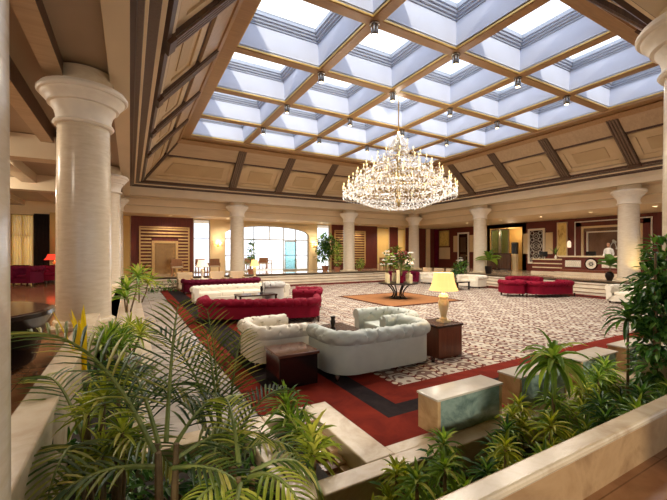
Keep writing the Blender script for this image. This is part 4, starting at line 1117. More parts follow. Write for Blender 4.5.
# dracaenas along the front bed
front = [
    (1.16, 1.62, [(0, 0, .50)], .24, .042, 'lime', 20, 'bright upright dracaena in front of the border, left of the cane dracaena pair'),
    (1.48, 1.62, [(0, 0, .62), (.05, .1, .42)], .24, .042, 'drac', 20, 'cane dracaena in front of the marble border corner, right of the bright one'),
    (1.30, 1.42, [(0, 0, .35)], .24, .045, 'dracdark', 22, 'low dark dracaena at the bottom of the bed near the front planter wall'),
    (1.75, 1.66, [(0, 0, .60), (.12, -.06, .45)], .24, .042, 'drac', 22, 'dracaena with narrow rosettes left of the nearest green marble block'),
    (1.98, 1.5, [(0, 0, .38), (.1, .1, .5)], .25, .045, 'dracdark', 24, 'dark green dracaena low in front of the nearest marble block, on its left'),
    (2.30, 1.62, [(0, 0, .60), (.08, .12, .4)], .25, .042, 'lime', 24, 'yellow-green dracaena in front of the middle of the nearest marble block'),
    (2.55, 1.5, [(0, 0, .50), (-.1, .06, .36)], .27, .045, 'drac', 24, 'dracaena with arching leaves in front of the right end of the nearest marble block'),
    (2.92, 1.66, [(0, 0, .60), (.1, -.1, .48)], .28, .042, 'lime', 24, 'tall bright dracaena between the nearest and the middle marble block'),
    (3.25, 1.56, [(0, 0, .52), (.12, .08, .42), (-.1, .1, .4)], .3, .045, 'drac', 24, 'bushy dracaena in front of the middle marble block, below the drooping plant'),
    (3.65, 1.6, [(0, 0, .5), (.14, .1, .56)], .32, .048, 'dracdark', 24, 'dark dracaena in front of the right end of the middle marble block'),
    (4.0, 1.5, [(0, 0, .52), (.16, .06, .4)], .34, .05, 'drac', 26, 'dracaena with long arching leaves near the middle of the front planter'),
    (4.4, 1.62, [(0, 0, .56), (.15, -.1, .44), (-.15, .1, .46)], .36, .05, 'dracdark', 26, 'dense dracaena in front of the third marble block'),
    (4.85, 1.55, [(0, 0, .55), (.2, .1, .45)], .36, .05, 'drac', 26, 'arching dracaena along the planter wall, left of the nearest right column'),
    (4.55, 2.0, [(0, 0, .7), (.15, .06, .6)], .34, .05, 'drac', 26, 'taller dracaena behind the planter wall near the right edge, in front of the big bush'),
    (3.55, 2.0, [(0, 0, .56), (.14, .02, .44)], .3, .045, 'drac', 24, 'dracaena right against the front of the middle marble block'),
    (2.78, 1.95, [(0, 0, .46), (-.14, 0, .36)], .26, .042, 'dracdark', 24, 'small dark dracaena tucked against the nearest marble block on its right'),
    (1.62, 1.98, [(0, 0, .44), (.1, .03, .36)], .24, .042, 'lime', 22, 'short yellow-green dracaena against the marble border, left of the nearest marble block'),
    (2.12, 2.02, [(0, 0, .5)], .26, .042, 'drac', 22, 'dracaena pressed against the left end of the nearest marble block'),
    (3.1, 2.05, [(0, 0, .58), (-.1, 0, .5)], .26, .042, 'lime', 24, 'yellow-green dracaena in the gap between the nearest and middle marble blocks'),
    (3.95, 1.95, [(0, 0, .62), (.12, 0, .52)], .28, .045, 'lime', 24, 'bright dracaena in the gap between the middle and third marble blocks'),
    (4.3, 1.95, [(0, 0, .66), (.14, .04, .56)], .32, .045, 'drac', 24, 'dracaena standing close in front of the third marble block'),
    (2.66, 1.30, [(0, 0, .42), (.14, .05, .36)], .26, .045, 'drac', 24, 'dracaena hugging the front planter wall below the nearest marble block'),
    (3.5, 1.28, [(0, 0, .44), (.14, .05, .4)], .28, .045, 'lime', 24, 'yellow-green dracaena hugging the front planter wall below the drooping plant'),
    (4.15, 1.25, [(0, 0, .46), (.16, .04, .4)], .3, .05, 'drac', 24, 'leaning dracaena hugging the front planter wall towards the right edge'),
]
for k, (x, y, hd, L_, w, mt, n, lab) in enumerate(front):
    dracaena('dracaena', lab, x, y, SZ, hd + [(hd[0][0] - .11, hd[0][1] - .07, hd[0][2] * .72), (hd[0][0] + .13, hd[0][1] + .05, hd[0][2] * .62)], L_ * .74, w * .58, mt, 60 + k, int(n * 1.35), 1.25, group='dracaenas along the front planter')
dracaena('dracaena', 'tall dracaena with drooping strap leaves rising in front of the middle marble block', 3.42, 1.92, SZ, [(0, 0, .98)], .45, .05, 'drac', 90, 44, 2.0)
dracaena('dracaena', 'slim palm-like dracaena standing tall near the right edge, left of the big bush', 5.2, 2.05, SZ, [(0, 0, 1.2)], .36, .05, 'dracdark', 91, 26, 1.7)
for k, (x, y) in enumerate(((1.2, 1.2), (1.7, 1.25), (2.25, 1.25), (2.8, 1.25), (3.35, 1.22), (3.9, 1.22), (4.45, 1.22), (2.0, 2.02), (5.0, 1.2))):
    bush('leafy_plant', ['dark leafy groundcover at the left end of the front planter wall', 'dark groundcover behind the front planter wall, second clump from its left', 'dark groundcover behind the front planter wall, third clump from its left',
                         'dark groundcover behind the front planter wall, fourth clump from its left', 'dark groundcover behind the planter wall below the drooping dracaena', 'dark groundcover behind the planter wall, right of the drooping dracaena',
                         'dark groundcover behind the planter wall near the right edge', 'dark groundcover at the left foot of the nearest marble block', 'dark groundcover at the right end of the planter wall in view'][k], x, y, SZ,
         [(0, 0, .2, .2), (.2, .08, .22, .2), (-.2, .1, .16, .2)], .1, 70, 'ficus', 110 + k, group='leafy groundcover plants')
bush('ficus', 'big glossy dark green bush at the right edge, taller than the dracaenas', 5.12, 1.76, SZ, [(0, 0, 1.0, .22), (.1, .02, 1.3, .26), (.06, .05, 1.6, .24), (.22, -.05, 1.75, .28), (.3, .05, 1.3, .3), (.06, .0, .7, .24), (.3, 0, 1.98, .22)], .11, 330, 'ficus', 130)
bush('leafy_plant', 'reddish green leafy plant behind the dracaenas by the farthest marble block', 5.9, 2.0, SZ, [(0, 0, .4, .25), (.3, 0, .36, .25), (-.3, 0, .3, .2)], .16, 70, 'dracdark', 131)

# plants farther away
bush('potted_tree', 'tall dark leafy tree in a pot by the right window, beside the wall lamp', 11.9, 22.3, FZ + .3, [(0, 0, .9, .45), (.2, 0, 1.3, .5), (-.25, 0, 1.2, .45), (.3, .1, 1.7, .45), (-.2, 0, 1.75, .4), (.85, 0, 1.5, .35), (0, 0, 2.0, .3), (-.35, 0, .6, .3)], .22, 60, 'ficus', 140, pot=(.25, .3))
bush('potted_shrub', 'bright green bamboo-like shrub in a pot left of the slatted panel column', 11.9, 20.6, FZ + .25, [(0, 0, .4, .28), (.03, 0, .8, .3), (0, 0, 1.2, .28), (0, 0, 1.5, .2)], .17, 70, 'drac', 141, pot=(.2, .25))
bush('potted_shrub', 'green shrub in a pot just right of the column before the entrance', 6.15, 20.7, FZ + .25, [(0, 0, .5, .28), (0, 0, .9, .3), (.03, 0, 1.3, .26), (0, 0, 1.65, .18)], .17, 60, 'dracdark', 142, pot=(.2, .25))
bush('potted_shrub', 'low round green shrub in a pot right of the slatted panel column', 13.6, 20.55, FZ + .2, [(0, 0, .2, .3), (.1, 0, .38, .25)], .18, 70, 'drac', 143, pot=(.22, .2))
bush('leafy_plant', 'low dark green planting on the back left steps, left clump', .9, 18.7, 0, [(0, 0, .25, .25), (.3, 0, .22, .25)], .15, 50, 'dracdark', 144)
bush('leafy_plant', 'low dark green planting on the back left steps, right clump near the cream chairs', 1.6, 18.6, 0, [(0, 0, .25, .25), (.3, 0, .22, .25)], .15, 50, 'ficus', 145)
t = dracaena('strelitzia', 'big leaved plant in a dark vase in front of the column by reception', 18.35, 7.9, FZ + .3, [(0, 0, .35), (.02, -.05, .5)], .6, .34, 'dracdark', 146, 4, .7)
p = MB(); p.lathe([(.1, -.3), (.17, -.1), (.15, .02), (.1, .06), (.12, .09), (.08, .05), (0, .0)], 'iron', n=20, cap=False); p.build('vase', t, smooth='angle')
t = dracaena('strelitzia', 'arching broad leaved plant beside the column left of the glass doors', 18.3, 14.0, FZ + .43, [(0, 0, .5), (.05, -.05, .35)], .85, .3, 'drac', 147, 6, .7)
p = MB(); p.lathe([(.15, -.43), (.2, -.1), (.2, .02), (.16, .02), (.14, -.05), (0, -.05)], 'iron', n=20, cap=False); p.build('vase', t, smooth='angle')
t = bush('flowering_plant', 'leafy plant with white blossoms behind the long white sofa on the right', 16.6, 14.55, .35, [(0, 0, .5, .35), (.1, 0, .8, .3), (0, .3, .5, .3)], .22, 60, 'ficus', 148, pot=(.22, .33))
b = MB(); rg = random.Random(4)
for k in range(5):
    c = (rg.uniform(-.25, .25), rg.uniform(-.2, .3), rg.uniform(.95, 1.25))
    for q in range(8): leaf_strip(b, c, (cos(q * .8), sin(q * .8), .5), .14, .08, .9, 'lily', 3, .2)
b.build('blossoms', t)
t = dracaena('strelitzia', 'big leafed plant on the far side of the flower table, against the dark doorway', 16.9, 20.7, FZ + .3, [(0, 0, .9), (.1, 0, 1.2)], .5, .16, 'drac', 149, 10, .8)
p = MB(); p.lathe([(.15, -.3), (.22, -.02), (.18, -.02), (0, -.04)], 'terracotta', n=18, cap=False); p.build('pot', t, smooth='angle')
# ------------------------------------------------------------------ lift front and slatted panels
def slat_panel(t, w, h, n, z0=0.0, gap=None):
    """frame with horizontal slats on the +/-Y plane, origin bottom centre"""
    b = MB(); b.box(-w / 2, -.04, z0, -w / 2 + .07, .04, h, 'slat'); b.box(w / 2 - .07, -.04, z0, w / 2, .04, h, 'slat'); b.box(-w / 2 + .07, -.04, h - .07, w / 2 - .07, .04, h, 'slat'); b.build('frame', t)
    b = MB()
    for k in range(n):
        z = z0 + (h - .07 - z0) * (k + .3) / n; hh = (h - z0) / n * .45
        if gap and z < gap[1]:
            b.box(-w / 2 + .07, -.03, z, gap[0], .03, z + hh, 'slat'); b.box(-gap[0], -.03, z, w / 2 - .07, .03, z + hh, 'slat')
        else: b.box(-w / 2 + .07, -.03, z, w / 2 - .07, .03, z + hh, 'slat')
    b.build('slats', t)
t = thing('slatted_panel', 'tan slatted wood panel framing the gold lift doors on the left', 'wall panel', (1.8, WB - .11, FZ)); slat_panel(t, 2.68, 2.75, 14, gap=(-.72, 1.98))
t = thing('lift', 'gold framed lift with bronze sliding doors on the left back wall', 'lift', (1.8, WB - .12, FZ))
b = MB(); b.box(-.70, -.06, 0, -.56, .05, 1.92, 'slat'); b.box(.56, -.06, 0, .70, .05, 1.92, 'slat'); b.box(-.56, -.06, 1.78, .56, .05, 1.92, 'slat'); b.build('frame', t, bevel=.008)
M['bronze'] = plain('bronze_door', rgb(158, 118, 70), .25, metal=.75)
for s in (-1, 1):
    b = MB(); b.box(s * .005, -.01, 0, s * .555, .03, 1.775, 'bronze'); b.box(s * .09, -.02, .1, s * .47, -.008, 1.68, 'bronze'); b.build('door', t)
t = thing('slatted_panel', 'tan slatted wood panel on burgundy wall, partly hidden behind the column', 'wall panel', (14.6, WB - .11, FZ)); slat_panel(t, 2.75, 2.92, 13, z0=.4)

# wall lamps
wl = None
for x, lab in ((4.83, 'brass wall lamp left of the arched entrance'), (11.55, 'brass wall lamp right of the arched entrance')):
    if wl is None:
        wl = thing('wall_lamp', lab, 'wall lamp', (x, WB, 2.35), group='brass wall lamps')
        b = MB(); b.box(-.05, -.03, -.15, .05, 0, .15, 'brass'); b.tube([(-.2, -.12, 0), (-.1, -.1, -.06), (0, -.03, 0), (.1, -.1, -.06), (.2, -.12, 0)], .012, 'brass'); b.build('bracket', wl)
        for s in (-1, 1):
            b = MB(); b.lathe([(.1, 0), (.07, .18)], 'shade', (s * .2, -.12, 0), 14, cap=False); b.build('lamp_shade', wl)
    else: dup(wl, lab, (x, WB, 2.35))

# curtains
def curtain(label, x0, x1, z0, z1, mat, y=WB - .1, n=9):
    b = MB(); m = n * 6; v = []
    for i in range(m + 1):
        x = x0 + (x1 - x0) * i / m; yy = y + .05 * sin(2 * pi * n * i / m)
        v += [(x, yy, z0), (x, yy, z1)]
    b.add(v, [(2 * i, 2 * i + 2, 2 * i + 3, 2 * i + 1) for i in range(m)], mat)
    o = b.build('curtain', label=label, cat='curtain', smooth=True)
    s = o.modifiers.new('solidify', 'SOLIDIFY'); s.thickness = .01
curtain('dark curtain right of the amber window in the left gallery', -4.22, -3.6, FZ + .02, 3.8, 'curtaind')
curtain('dark curtain left of the amber window in the left gallery', -5.9, -5.18, FZ + .02, 3.8, 'curtaind')
curtain('sheer amber curtain across the window in the left gallery', -5.13, -4.27, .82, 3.73, 'curtainy', WB + .02, 8)
curtain('sheer amber curtain at the back, behind the flower arrangement', 17.22, 18.3, .97, 3.8, 'curtainy', WB + .02, 8)
curtain('narrow amber curtain left of the far corner column', 19.32, 20.03, 1.2, 3.78, 'curtainy', WB + .02, 5)
b = MB(); b.box(-.2, -.06, 0, .2, .06, 3.3, 'wallcream'); b.build('pillar', label='slim cream pilaster on the dark wall right of the far corner column', cat='pillar', loc=(22.5, WB - .13, FZ))
b = MB(); b.box(-.2, -.04, 0, .2, .04, 3.3, 'winefab'); b.build('wall_hanging', label='narrow dark red panel beside the cream pilaster at the far corner', cat='wall panel', loc=(23.5, WB - .12, FZ))

# ------------------------------------------------------------------ right wall: pictures, doors, gates
def on_right(name, label, cat, y, z): return thing(name, label, cat, (WR, y, z), R(-90) + pi)   # local x runs along -Y.. outwards is +y local
def rframe(y0, y1, z0, z1, d0, d1, w, mat, b):
    b.box(WR - d1, y0, z0, WR - d0, y0 + w, z1, mat); b.box(WR - d1, y1 - w, z0, WR - d0, y1, z1, mat)
    b.box(WR - d1, y0 + w, z0, WR - d0, y1 - w, z0 + w, mat); b.box(WR - d1, y0 + w, z1 - w, WR - d0, y1 - w, z1, mat)
def T(name, label, cat): return thing(name, label, cat, (0, 0, 0))
def place(t, x, y, z):
    """parts were built in world coordinates: move the root to the base of the thing"""
    t.location = (x, y, z)
    for c in t.children: 
        c.location = (c.location.x - x, c.location.y - y, c.location.z - z)
t = T('picture', 'amber toned framed picture on the dark wall near the far right corner', 'picture')
b = MB(); rframe(22.1, 23.2, 2.4, 3.75, 0, .05, .08, 'gold', b); b.build('frame', t)
b = MB(); b.box(WR - .03, 22.18, 2.48, WR - .01, 23.12, 3.67, 'mosaic'); b.build('canvas', t); place(t, WR, 22.65, 2.4)
b = MB(); b.box(WR - .04, 22.0, 1.3, WR, 23.2, 2.3, 'wallcream'); b.build('wall_panel', label='plain cream panel under the amber picture', cat='wall panel')
t = T('door', 'dark panelled door in a white frame left of the right hand column', 'door')
b = MB(); rframe(20.0, 21.15, FZ, 3.5, 0, .06, .13, 'white', b); b.build('frame', t)
b = MB(); b.box(WR - .04, 20.13, FZ + .13, WR - .005, 21.02, 3.37, 'darkwood'); b.box(WR - .055, 20.3, 1.9, WR - .04, 20.85, 3.1, 'brown'); b.box(WR - .055, 20.3, .9, WR - .04, 20.85, 1.7, 'brown'); b.build('door_leaf', t)
b = MB(); b.ball((WR - .08, 20.2, 1.6), .04, 'brass'); b.build('door_handle', t); place(t, WR, 20.6, FZ)
for y0, y1, lab in ((21.2, 21.6, 'cream wall panel left of the dark door in the white frame'), (19.5, 19.95, 'cream wall panel right of the dark door in the white frame')):
    b = MB(); b.box(WR - .04, y0, 1.9, WR, y1, 3.25, 'wallcream'); b.build('wall_panel', label=lab, cat='wall panel')
# glass doors in the recess, wooden gates in front
d = None
b = MB(); X = WR + .15
for (p, q) in ((16.6, 17.32), (17.36, 18.08)):
    b.box(X - .03, p, FZ, X + .03, p + .07, 3.6, 'alu'); b.box(X - .03, q - .07, FZ, X + .03, q, 3.6, 'alu'); b.box(X - .03, p + .07, 3.5, X + .03, q - .07, 3.6, 'alu'); b.box(X - .03, p + .07, FZ, X + .03, q - .07, FZ + .1, 'alu')
d = b.build('door_2', kind='structure')
g = MB(); g.box(X - .006, 16.67, FZ + .1, X + .006, 17.25, 3.5, 'tealglass'); g.box(X - .006, 17.43, FZ + .1, X + .006, 18.01, 3.5, 'tealglass'); g.build('pane', d)
g = MB(); g.tube([(X - .07, 17.28, 1.5), (X - .07, 17.28, 2.1)], .014, 'chrome'); g.tube([(X - .07, 17.40, 1.5), (X - .07, 17.40, 2.1)], .014, 'chrome'); g.build('door_handle', d)
gt = None
for y, lab in ((17.35, 'left dark wooden gate panel in front of the glass doors'), (16.25, 'right dark wooden gate panel in front of the glass doors')):
    if gt is None:
        gt = thing('gate', lab, 'gate', (22.9, y, FZ), R(90), 'dark gates before the glass doors')
        b = MB(); b.box(-.52, -.03, .04, -.45, .03, 1.2, 'darkwood'); b.box(.45, -.03, .04, .52, .03, 1.2, 'darkwood'); b.box(-.45, -.03, 1.12, .45, .03, 1.2, 'darkwood'); b.box(-.45, -.03, .04, .45, .03, .14, 'darkwood'); b.build('frame', gt)
        b = MB()
        for k in range(6): b.box(-.43 + k * .145, -.02, .14, -.43 + k * .145 + .12, .02, 1.12, 'brown')
        b.build('boards', gt)
        for s in (-1, 1): b = MB(); b.box(s * .4, -.15, 0, s * .5, .15, .04, 'darkwood'); b.build('foot', gt)
    else: dup(gt, lab, (22.9, y, FZ), R(90))
t = thing('box_on_stand', 'black box mounted on a cream stand right of the wooden gates', 'box', (23.3, 15.7, FZ))
b = MB(); b.box(-.12, -.16, 0, .12, .16, 1.15, 'wallcream'); b.build('stand', t, bevel=.01)
b = MB(); b.box(-.12, -.2, 1.15, .1, .2, 1.95, 'lacquer'); b.build('body', t, bevel=.02)
b = MB(); b.box(-.125, -.12, 1.6, -.12, .12, 1.85, 'screen'); b.build('panel', t)
# ornamental grille
t = T('ornamental_grille', 'dark ornamental grille in a white frame left of the reception desk', 'wall panel')
b = MB(); rframe(13.9, 15.05, 1.1, 3.45, 0, .08, .13, 'white', b); b.build('frame', t)
b = MB(); b.box(WR - .03, 14.03, 1.23, WR - .005, 14.92, 3.32, 'darkwood'); b.build('backing', t)
b = MB()
def ringx(y, z, r, n=20): b.tube([(WR - .05, y + r * cos(2 * pi * k / n), z + r * sin(2 * pi * k / n)) for k in range(n + 1)], .014, 'relief', 5, cap=False)
for zc, r in ((2.28, .36), (2.28, .22), (2.28, .1), (1.62, .22), (2.94, .22), (1.62, .1), (2.94, .1)): ringx(14.475, zc, r)
for yc in (14.2, 14.75):
    for zc in (1.4, 1.85, 2.28, 2.7, 3.15): ringx(yc, zc, .12)
b.build('scrollwork', t); place(t, WR, 14.475, 1.1)
for y0, y1, lab in ((15.08, 15.4, 'narrow cream panel left of the ornamental grille'), (13.4, 13.87, 'narrow cream panel right of the ornamental grille')):
    b = MB(); b.box(WR - .04, y0, 1.75, WR, y1, 3.15, 'wallcream'); b.build('wall_panel', label=lab, cat='wall panel')
t = T('mosaic_panel', 'tall gold mosaic panel in a cream frame behind the reception desk', 'wall panel')
b = MB(); rframe(12.5, 13.12, 1.6, 3.75, 0, .07, .06, 'wallcream', b); b.build('frame', t)
b = MB(); b.box(WR - .05, 12.56, 1.66, WR - .01, 13.06, 3.69, 'mosaic'); b.build('panel', t); place(t, WR, 12.81, 1.6)
t = T('wall_lantern', 'small white lantern on the dark wall right of the gold mosaic panel', 'wall lamp')
b = MB(); b.lathe([(.09, 0), (.11, .1), (.1, .34), (.04, .42)], 'shadew', (WR - .16, 12.33, 2.15), 14); b.build('lamp_shade', t, smooth='angle')
b = MB(); b.tube([(WR - .16, 12.33, 2.57), (WR - .16, 12.33, 2.7), (WR, 12.33, 2.7)], .014, 'iron'); b.build('bracket', t); place(t, WR, 12.33, 2.15)
# nested frames behind reception
t = T('mirror', 'large bronze mirror in three nested frames behind the reception desk', 'mirror')
for k, (y0, y1, z0, z1, d1, w, mt) in enumerate(((8.3, 12.08, 1.2, 3.72, .06, .06, 'white'), (8.7, 11.68, 1.2, 3.40, .10, .12, 'wallcream'), (9.0, 11.38, 1.2, 3.08, .13, .07, 'white'))):
    b = MB(); rframe(y0, y1, z0, z1, 0, d1, w, mt, b); b.build('frame', t)
b = MB(); b.box(WR - .04, 9.07, 1.27, WR - .01, 11.31, 3.01, 'mirror'); b.build('glass', t)
b = MB()
for y0, y1, z in ((8.36, 8.7, 0), (11.68, 12.02, 0)): b.box(WR - .03, y0, 1.26, WR - .005, y1, 3.66, 'burg')
b.box(WR - .03, 8.36, 3.40, WR - .005, 12.02, 3.66, 'burg'); b.box(WR - .05, 8.82, 3.08, WR - .03, 11.56, 3.28, 'mirror'); b.build('mount', t); place(t, WR, 10.2, 1.2)
b = MB(); rg = random.Random(9)
for k in range(7):
    y, z = 9.45 + .12 * k + rg.uniform(-.05, .05), 2.3 + .25 * math.sin(k * 1.7); b.ball((0, y - 9.8, z - 2.3), rg.uniform(.05, .1), 'relief', 8)
    if k: b.tube([(0, py - 9.8, pz - 2.3), (0, y - 9.8, z - 2.3)], .02, 'relief', 5)
    py, pz = y, z
b.build('wall_ornament', label='white sculpted ornament on the mirror behind the receptionist', cat='ornament', loc=(WR - .12, 9.8, 2.3))
for y0, y1, z0, z1, lab in ((5.2, 5.6, 2.2, 3.3, 'stepped cream panel on the far right wall behind the bush'), (6.5, 7.1, 1.6, 3.4, 'white framed dark panel right of the column by reception')):
    b = MB(); rframe(y0, y1, z0, z1, 0, .06, .08, 'white', b); b.box(WR - .04, y0 + .08, z0 + .08, WR, y1 - .08, z1 - .08, 'darkwood' if y0 > 6 else 'wallcream'); b.build('wall_panel', label=lab, cat='wall panel')

# reception desk
t = thing('reception_desk', 'long dark wooden reception desk with pale stone top and round crest', 'reception desk', (21.5, 9.7, FZ))
b = MB(); b.box(-.28, -2.6, 0, 1.0, 2.2, .16, 'step'); b.build('plinth', t, bevel=.01)
b = MB(); b.box(0, -2.4, .16, .7, 1.9, .98, 'burg'); b.build('body', t, bevel=.01)
b = MB(); b.box(-.1, -2.5, .98, .75, 2.05, 1.06, 'cream'); b.build('countertop', t, bevel=.01)
b = MB(); b.box(-.2, -2.4, .16, 0, 1.9, .30, 'midwood'); b.build('foot_rail', t, bevel=.01)
for y0, y1 in ((.9, 1.72), (-1.05, -.1), (-2.2, -1.35)):
    b = MB(); b.box(-.02, y0, .44, .0, y1, .80, 'relief')
    for k in range(7):
        yy = y0 + .08 + (y1 - y0 - .16) * k / 6; b.tube([(-.03, yy, .48), (-.03, yy + .05, .56), (-.03, yy - .04, .66), (-.03, yy + .03, .76)], .014, 'white', 5)
    b.build('relief_panel', t)
b = MB()
def crest_ring(r0, r1, x0, x1, mat):
    n = 28; v = []
    for k in range(n):
        a = 2 * pi * k / n; v += [(x0, .39 + r0 * cos(a), .62 + r0 * sin(a)), (x1, .39 + r0 * cos(a), .62 + r0 * sin(a)), (x1, .39 + r1 * cos(a), .62 + r1 * sin(a)), (x0, .39 + r1 * cos(a), .62 + r1 * sin(a))]
    f = []
    for k in range(n):
        k2 = (k + 1) % n
        for q in range(4): f.append((4 * k + q, 4 * k2 + q, 4 * k2 + (q + 1) % 4, 4 * k + (q + 1) % 4))
    b.add(v, f, mat)
crest_ring(.24, .32, -.05, 0, 'darkwood'); crest_ring(.16, .25, -.06, 0, 'white'); crest_ring(0.002, .165, -.03, 0, 'relief'); crest_ring(.05, .085, -.05, -.02, 'darkwood')
for k in range(6): a = pi * k / 3; b.tube([(-.045, .39 + .08 * cos(a), .62 + .08 * sin(a)), (-.045, .39 + .14 * cos(a), .62 + .14 * sin(a))], .012, 'darkwood', 5)
b.build('crest', t)
t = thing('counter', 'lower stepped wooden counter at the left end of the reception desk', 'counter', (21.7, 12.55, FZ))
b = MB(); b.box(-.1, -.9, 0, .6, .95, .12, 'step'); b.box(0, -.85, .12, .6, .9, .8, 'burg'); b.build('body', t)
b = MB(); b.box(-.06, -.9, .8, .65, .95, .87, 'cream'); b.build('top', t, bevel=.008)
b = MB(); b.box(-.03, -.85, .32, .0, .9, .38, 'cream'); b.box(-.03, -.85, .56, 0, .9, .62, 'cream'); b.build('trim', t)
t = thing('counter', 'dark wooden side counter behind the right column, with a monitor on it', 'counter', (21.8, 6.3, FZ))
b = MB(); b.box(0, -.7, 0, .6, .75, .9, 'burg'); b.build('body', t); b = MB(); b.box(-.05, -.75, .9, .65, .8, .97, 'cream'); b.box(-.05, -.7, .55, 0, .75, .6, 'cream'); b.box(-.05, -.7, .25, 0, .75, .3, 'cream'); b.build('top', t)
def monitor(label, x, y, z, rz):
    t = thing('monitor', label, 'monitor', (x, y, z), rz)
    b = MB(); b.box(-.12, -.1, 0, .12, .1, .015, 'screen'); b.box(-.02, -.02, .015, .02, .02, .14, 'screen'); b.build('stand', t)
    b = MB(); b.box(-.25, -.02, .12, .25, .02, .43, 'screen'); b.build('display', t, bevel=.006)
monitor('black monitor on the side counter right of the column by reception', 22.0, 6.6, FZ + .97, R(90))
monitor('black monitor on the lower counter left of the reception desk', 21.9, 12.9, FZ + .87, R(90))
monitor('black computer screen low on the reception desk before the receptionist', 22.0, 10.35, FZ + 1.06 - .2, R(90))

# receptionist
def person(label, x, y, z, face):
    t = thing('person', label, 'person', (x, y, z), face)
    sk = {}
    V = [(0, 0, .95), (0, .0, 1.12), (0, .01, 1.30), (0, 0, 1.43), (0, -.01, 1.51),            # 0-4 pelvis..neck
         (.17, 0, 1.40), (.22, .02, 1.14), (.19, -.16, 1.02), (.15, -.24, 1.03),                # 5-8 arm R
         (-.17, 0, 1.40), (-.22, .02, 1.14), (-.19, -.16, 1.02), (-.15, -.24, 1.03),            # 9-12
         (.09, 0, .9), (.10, -.01, .50), (.10, .02, .08), (.10, -.12, .035),                    # 13-16 leg R
         (-.09, 0, .9), (-.10, -.01, .50), (-.10, .02, .08), (-.10, -.12, .035)]
    E = [(0, 1), (1, 2), (2, 3), (3, 4), (3, 5), (5, 6), (6, 7), (7, 8), (3, 9), (9, 10), (10, 11), (11, 12), (0, 13), (13, 14), (14, 15), (15, 16), (0, 17), (17, 18), (18, 19), (19, 20)]
    rad = [(.15, .11), (.135, .10), (.16, .11), (.10, .08), (.055, .055), (.065, .06), (.05, .05), (.036, .036), (.03, .03), (.065, .06), (.05, .05), (.036, .036), (.03, .03),
           (.09, .09), (.06, .065), (.045, .045), (.04, .03), (.09, .09), (.06, .065), (.045, .045), (.04, .03)]
    me = bpy.data.meshes.new('body'); me.from_pydata(V, E, []); o = bpy.data.objects.new('body', me); COL.objects.link(o); o.parent = t
    sm = o.modifiers.new('skin', 'SKIN'); sm.use_smooth_shade = True
    for i, r in enumerate(rad): me.skin_vertices[0].data[i].radius = r
    me.skin_vertices[0].data[0].use_root = True
    o.modifiers.new('sub', 'SUBSURF').levels = 1; o.modifiers['sub'].render_levels = 2
    # clothes by height
    m, nt, out = new_mat('receptionist_clothes'); tc = N(nt, 'ShaderNodeTexCoord'); sp = N(nt, 'ShaderNodeSeparateXYZ'); L(nt, tc.outputs['Object'], sp.inputs[0])
    c = ramp(nt, math_node(nt, 'DIVIDE', sp.outputs[2], 2.0), [(0, rgb(30, 28, 32)), (.475, rgb(30, 28, 32)), (.476, rgb(236, 232, 224)), (.742, rgb(236, 232, 224)), (.743, rgb(190, 140, 108))])
    p = N(nt, 'ShaderNodeBsdfPrincipled', Roughness=.7); L(nt, c, p.inputs['Base Color']); L(nt, p.outputs[0], out.inputs['Surface']); me.materials.append(m)
    b = MB(); n = 16; prof = [(.012, -.125), (.045, -.115), (.062, -.08), (.072, -.03), (.078, .03), (.076, .08), (.06, .115), (.03, .132), (.001, .136)]
    b.lathe(prof, 'skin', (0, -.015, 1.635), 16, cap=False)
    b.tube([(0, -.088, 1.655), (0, -.112, 1.615), (0, -.09, 1.605)], [.008, .014, .01], 'skin', 6)
    for s in (-1, 1): b.ball((s * .03, -.085, 1.65), .009, 'hair', 6); b.ball((s * .078, -.005, 1.63), .02, 'skin', 6)
    b.box(-.022, -.088, 1.575, .022, -.08, 1.583, 'redfab'); b.build('head', t, smooth=True)
    b = MB(); b.lathe([(.08, -.02), (.086, .03), (.084, .085), (.066, .125), (.03, .145), (.001, .148)], 'hair', (0, .006, 1.635), 16, cap=False); b.build('hair', t, smooth=True)
    for s in (-1, 1):
        b = MB(); px = s * .15
        b.tube([(px, -.24, 1.03), (px, -.29, 1.032), (px - s * .005, -.325, 1.03)], [.03, .038, .036], 'skin', 8)
        for q in range(4): b.tube([(px + (q - 1.5) * .018, -.325, 1.03), (px + (q - 1.5) * .02, -.355, 1.032), (px + (q - 1.5) * .02, -.378 + abs(q - 1.4) * .006, 1.018)], [.01, .009, .007], 'skin', 6)
        b.tube([(px - s * .03, -.275, 1.03), (px - s * .055, -.305, 1.026), (px - s * .06, -.33, 1.02)], [.012, .01, .008], 'skin', 6)
        b.build('hand', t, smooth=True)
person('receptionist in a white shirt standing behind the reception desk', 22.55, 9.75, FZ, R(-90))
t = thing('vase', 'small flower vase on the lower counter left of the reception desk', 'vase', (21.95, 12.2, FZ + .87))
b = MB(); b.lathe([(.05, 0), (.07, .1), (.03, .2), (.045, .24), (.03, .22), (0, .2)], 'relief', n=14, cap=False); b.build('body', t, smooth='angle')
b = MB(); rg = random.Random(2)
for k in range(14): leaf_strip(b, (0, 0, .22), (rg.uniform(-.6, .6), rg.uniform(-.6, .6), 1), rg.uniform(.4, .7), .04, .5, 'dracdark', 4)
b.build('leaves', t)

